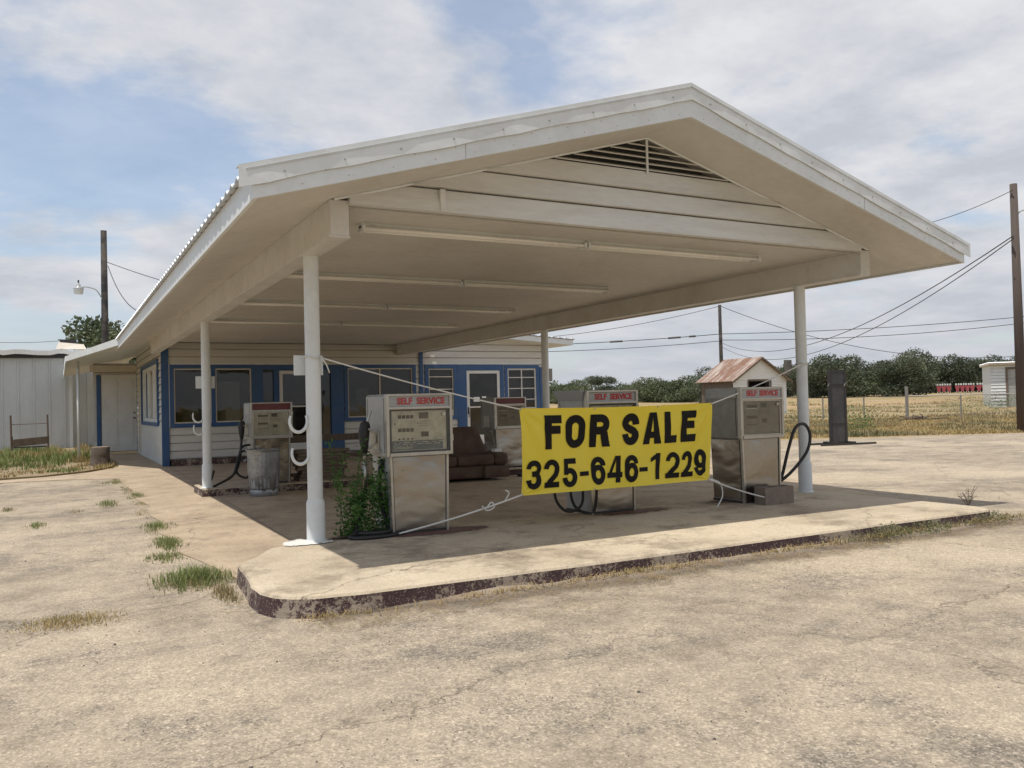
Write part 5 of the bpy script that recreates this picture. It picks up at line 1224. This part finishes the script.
wire(pt(1040, 321, 80), pt(720, 340, 78), .5, .030, 'lower horizontal line between the shed pole and the right edge')
wire(pt(720, 334, 78), pt(430, 347, 82), .3, .034, 'upper horizontal line left of the shed pole')
wire(pt(720, 341, 78), pt(430, 352, 82), .4, .028, 'lower horizontal line left of the shed pole')
wire(pt(720, 306, 78), pt(430, 341, 82), 1.0, .024, 'slanting line from the top of the shed pole to the left')
wire(pt(720, 306, 78), pt(1040, 354, 80), 1.95, .026, 'long sagging line from the top of the shed pole to the right')
wire(pt(107, 262, 40), pt(300, 308, 36), .3, .018, 'line from the left pole to behind the canopy roof')
wire(pt(108, 266, 40), pt(136, 310, 30), .35, .018, 'drop cable from the left pole down to the canopy eave')
wire(pt(-30, 341, 60), pt(90, 338, 55), .2, .016, 'faint line above the grey metal building')
# dark splice sleeves on the upper line left of the shed pole
wa_, wb_ = pt(720, 334, 78), pt(430, 347, 82)
def onw(t): return wa_.lerp(wb_, t) - Vector((0, 0, 4 * .3 * t * (1 - t)))
for (t0, t1, lb) in ((.325, .368, 'left black splice on the line over the low trees'), (.130, .172, 'middle black splice on the line left of the shed pole'), (.080, .102, 'short black splice nearest the shed pole')):
    o = MB().tube([onw(t0), onw(t1)], .10, 6).build('cable_splice', 'blackmetal'); tag(o, lb, 'splice', 'splices on the line')

# ------------------------------------------------------------------ shed
sh = thing('shed', 'old white shed with rusty corrugated gable roof beyond the pumps', 'shed', (0, 0, 0))
sx0, sx1, sy0, sy1 = 42.9, 48.2, 46.0, 49.45
def fr_s(u, n, z): return (u, sy0 - n, z)
apx = (sx0 + sx1) / 2
zr3 = lambda x: 4.30 - .60 * abs(x - apx)
siding(fr_s, sx0, sx1, 0, 2.6, [(44.35, 46.6, 1.85, 2.6)], .16, mat='shedpaint', parent=sh, lap=.03)
m = MB(); z = 2.6
while z < 4.2:
    z1 = min(z + .16, 4.22); a0, a1 = (4.24 - z) / .6, (4.24 - z1) / .6
    m.hexa([(apx - a0, sy0 - .03, z), (apx + a0, sy0 - .03, z), (apx + a0, sy0 + .1, z), (apx - a0, sy0 + .1, z), (apx - a1, sy0, z1), (apx + a1, sy0, z1), (apx + a1, sy0 + .1, z1), (apx - a1, sy0 + .1, z1)]); z = z1
m.build('gable', 'shedpaint', sh)
m = MB(); m.box(44.35, 46.6, 45.96, 46.0, 2.52, 2.66); m.box(44.3, 44.38, 45.94, 46.0, 1.85, 2.55); m.box(46.57, 46.65, 45.94, 46.0, 1.85, 2.55); m.box(44.3, 46.65, 45.92, 46.0, 1.78, 1.85); m.build('window', 'wood', sh)
m = MB(); m.box(sx0, sx0 + .1, sy0 + .1, sy1, 0, 2.62)
for k in range(17): m.box(sx0 - .02, sx0, sy0 + .1 + k * .195, sy0 + .1 + k * .195 + .17, 0, 2.62)
m.build('plank_wall', 'wood', sh)
m = MB(); m.box(sx1 - .1, sx1, sy0 + .1, sy1, 0, 2.6); m.box(sx0, sx1, sy1 - .1, sy1, 0, 2.6); m.build('wall', 'shedpaint', sh)
m = MB(); m.box(sx0 + .1, sx1 - .1, sy0 + 2, sy0 + 2.1, 0, 2.6); m.build('interior', 'dark', sh)
corr_roof('roof', 'rustroof', sh, sx0 - .3, apx, zr3, sy0 - .35, sy1 + .3, period=.3, amp=.03); corr_roof('roof', 'rustroof', sh, apx, sx1 + .3, zr3, sy0 - .35, sy1 + .3, period=.3, amp=.03)
m = MB()
for s in (-1, 1): a = apx; b = apx + s * 3.0; m.hexa([(a, sy0 - .36, zr3(a) - .16), (b, sy0 - .36, zr3(b) - .16), (b, sy0 - .31, zr3(b) - .16), (a, sy0 - .31, zr3(a) - .16), (a, sy0 - .36, zr3(a) - .02), (b, sy0 - .36, zr3(b) - .02), (b, sy0 - .31, zr3(b) - .02), (a, sy0 - .31, zr3(a) - .02)])
m.build('rake_board', 'wood', sh)
# ------------------------------------------------------------------ white garage right
ga = thing('garage', 'small white boarded garage with pale door at the right edge', 'garage', (0, 0, 0))
gd = lambda px, d: plan(px, d)
ga.location = (*plan(990.5, 68), 0); ga.rotation_euler = (0, 0, R(-52))
def fr_g(u, n, z): return (u, -n, z)
siding(fr_g, 0, 9, 0, 3.45, [(1.2, 4.6, 0, 3.1)], .26, mat='white', parent=ga, lap=.05, gap=.03)
m = MB(); m.box(1.05, 1.2, -.08, 0, 0, 3.25); m.box(1.2, 4.6, -.08, 0, 3.1, 3.25); m.box(4.6, 4.75, -.08, 0, 0, 3.25); m.build('door_frame', 'wood', ga)
m = MB()
for k in range(4): m.box(1.2, 4.6, .02, .06, .02 + k * .77, .02 + k * .77 + .755)
m.build('garage_door', 'palegrey', ga)
m = MB(); m.box(0, .1, .13, 6, 0, 3.45); m.box(8.9, 9, .13, 6, 0, 3.45); m.box(.1, 8.9, 5.9, 6, 0, 3.45); m.build('wall', 'white', ga)
corr_roof('roof', 'steelroof', ga, -.2, 9.4, lambda x: 3.62, -.5, 6.2, period=.3, amp=.05)
m = MB(); m.box(-.2, 9.3, -.4, 6, 3.46, 3.6); m.build('roof_edge', 'cream', ga)
# ------------------------------------------------------------------ red trestles
tr0 = thing('red_trestle', 'x', 'trestle', (0, 0, 0), 0, 'red and white trestles in a row')
m = MB(); m.hexa([(-.36, -.05, .62), (.36, -.05, .62), (.36, .05, .62), (-.36, .05, .62), (-.5, -.05, .95), (.5, -.05, .95), (.5, .05, .95), (-.5, .05, .95)]); m.hexa([(-.22, -.05, .35), (.22, -.05, .35), (.22, .05, .35), (-.22, .05, .35), (-.36, -.05, .62), (.36, -.05, .62), (.36, .05, .62), (-.36, .05, .62)]); m.build('panel', 'redtrestle', tr0)
m = MB(); m.box(-.42, -.08, -.08, .08, .99, 1.16); m.box(.12, .42, -.08, .08, .99, 1.16); m.build('cap', 'white', tr0)
for s in (-1, 1):
    m = MB(); m.tube([(s * .18, 0, .4), (s * .5, 0, 0)], .06, 5); m.build('leg', 'cream', tr0)
ords = ['first', 'second', 'third', 'fourth', 'fifth', 'sixth', 'seventh', 'eighth', 'ninth', 'tenth']
xs_ = [938.5, 943.5, 948.5, 957, 962, 967, 972, 978.5, 983.5, 988]
for i, px in enumerate(xs_):
    t = tr0 if i == 0 else copy_tree(tr0); x, y = plan(px, 135); t.location = (x, y, zfar(135)); t.rotation_euler = (0, 0, R(-55)); t.scale = (.72, 1.0, 1.6)
    relabel(t, 'red trestle with white top far beyond the fence, %s from the left in its row' % ords[i])
# low bank that carries them
# ------------------------------------------------------------------ black rack
rk = thing('black_rack', 'tall narrow black metal rack on long skids at the edge of the lot', 'rack', (19.25, 16.5, 0), R(-10))
rk.scale = (1.08, 1, 1.04)
for x in (-.24, .24):
    m = MB(); m.box(x - .03, x + .03, -.03, .03, .03, 2.02); m.build('post', 'blackmetal', rk)
m = MB(); m.box(-.21, .21, -.008, .008, .06, 2.0); 
for k in range(16): m.box(-.205 + k * .027, -.2 + k * .027, -.014, -.008, .06, 2.0)
m.build('mesh_panel', 'mesh', rk)
m = MB(); m.box(-.21, .21, -.02, .02, 1.96, 2.02); m.box(-.21, .21, -.02, .02, 1.6, 1.64); m.box(-.21, .21, -.02, .02, .03, .08); m.box(-.21, .21, -.02, .02, .55, .58); m.build('crossbar', 'blackmetal', rk)
for y, a, b in ((-.28, -.75, .95), (.28, -1.0, .75)):
    m = MB(); m.box(a, b, y - .03, y + .03, .0, .05); m.build('skid', 'blackmetal', rk)
m = MB(); m.box(-.27, -.21, -.3, .3, .05, .09); m.box(.21, .27, -.3, .3, .05, .09); m.build('base_bar', 'blackmetal', rk)
for s in (-1, 1):
    m = MB(); m.tube([(s * .25, -.02, 1.66), (s * .25 - .22, -.25, 1.58)], .012, 6); m.build('peg', 'alu', rk)
# ------------------------------------------------------------------ fence
fe = thing('chain_link_fence', 'thin wire fence with steel posts and top rail along the field', 'fence', (0, 0, 0))
A = Vector((54.3, 4.2 + 20, 0)); 
pts_f = [Vector(plan(px, d)).to_3d() for px, d in ((800, 48), (822, 47.5), (863, 47), (906, 46), (960, 45), (1019, 44), (1080, 43))]
for i, p in enumerate(pts_f):
    big = i == 3; m = MB(); m.tube([p + Vector((0, 0, -.1)), p + Vector((0, 0, 1.75 if big else 1.22))], .085 if big else .04, 8); m.build('post', 'steelgrey', fe)
m = MB()
for a, b in zip(pts_f[3:-1], pts_f[4:]): m.tube([a + Vector((0, 0, 1.22)), b + Vector((0, 0, 1.22))], .03, 6)
m.build('top_rail', 'steelgrey', fe)
m = MB()
for i, (a, b) in enumerate(zip(pts_f[:-1], pts_f[1:])):
    for z in (.25, .5, .75, 1.0, 1.2): m.tube([a + Vector((0, 0, z)), b + Vector((0, 0, z))], .005, 4)
    n = int((b - a).length / .12)
    if i >= 3:
        for k in range(n):
            for s in (0, 1):
                p = a.lerp(b, k / n); q = a.lerp(b, min(1, (k + 9) / n)); m.tube([p + Vector((0, 0, .08 if s else 1.16)), q + Vector((0, 0, 1.16 if s else .08))], .003, 3, caps=False)
m.build('wire_mesh', 'steelgrey', fe)
# debris heap by the fence
db = thing('brush_pile', 'small pile of broken branches near the thick fence post', 'brush pile', (*plan(917, 43), 0))
m = MB(); rn = random.Random(3)
for _ in range(30): a = rdir(rn, 0) * rn.uniform(.3, .9); c = Vector((rn.uniform(-.6, .6), rn.uniform(-.3, .3), .05)); m.tube([c, c + Vector((a.x, a.y, abs(a.z) * .4))], .03, 4)
m.build('branch', 'bark', db)

# ------------------------------------------------------------------ weeds beyond the lot
m = MB(); rn = random.Random(44)
for _ in range(5200):
    px = rn.uniform(640, 1120); lo, hi = 28.0, 47.0
    d = lo + (hi - lo) * rn.random() ** 1.2
    x, y = plan(px, d)
    gr = noise.noise(Vector((x * .35, y * .35, 0))); h = (.10 + .16 * max(0, gr + .1)) * rn.uniform(.6, 1.3)
    # keep clear of the lot polygon (edge line)
    if y < 19.6 - (x - 20) * .37 + .1: continue
    tuft_mesh(m, x, y, .35, .35, 9, h, -.02, rn, w=.018, lean=.7, mi=0 if gr > .12 else 1)
tag(m.build('verge_weeds', ['weedmix', 'drygrass']), 'mixed dry and green weeds between the lot and the field fence', 'weeds', kind='stuff')
m = MB()
for _ in range(3000):
    px = rn.uniform(520, 1120); d = 47 + 60 * rn.random() ** 1.5; x, y = plan(px, d); gr = noise.noise(Vector((x * .12, y * .12, 4)))
    if gr < -.02: continue
    tuft_mesh(m, x, y, .8, .8, 7, .2 * rn.uniform(.6, 1.2), zfar(d), rn, w=.035, lean=.8, mi=0 if gr > .18 else 1)
tag(m.build('field_stubble', ['weedmix', 'drygrass']), 'sparse stubble over the tan field', 'stubble', kind='stuff')
# bushes
def bush(px, d, r0, h, mat, label, n=900, ls=.07):
    t = MB(); rn = random.Random(int(px)); 
    for _ in range(n):
        a = rn.uniform(0, 6.28); q = rn.random() ** .5 * r0; z = rn.uniform(0, h) * (1 - .5 * (q / r0) ** 2) * (1 + .3 * math.sin(a * 3 + px)); leafq(t, Vector((q * math.cos(a), q * math.sin(a), z)), rdir(rn, -.2), rdir(rn), ls * rn.uniform(.6, 1.4), ls * rn.uniform(.15, .4))
    o = t.build('bush', mat); x, y = plan(px, d); o.location = (x, y, -.02); tag(o, label, 'bush', 'bushes near the fence')
bush(852, 33, .8, 1.0, 'brightleaf', 'bright green bush just right of the black rack'); bush(878, 36, 1.0, .6, 'weedmix', 'olive bush between the black rack and the fence posts'); bush(800, 36, 1.2, .7, 'weedmix', 'olive bush left of the black rack, behind the hose loop')
bush(968, 58, 1.9, 1.1, 'brightleaf', 'pale green bush inside the fence left of the white garage', 1500); bush(1022, 60, 1.9, 1.3, 'brightleaf', 'pale green bush before the garage door', 1500); bush(998, 64, .8, 1.3, 'leaf', 'small dark bush against the garage wall', 900); bush(812, 57, 2.2, .6, 'weedmix', 'olive scrub further into the field behind the black rack')
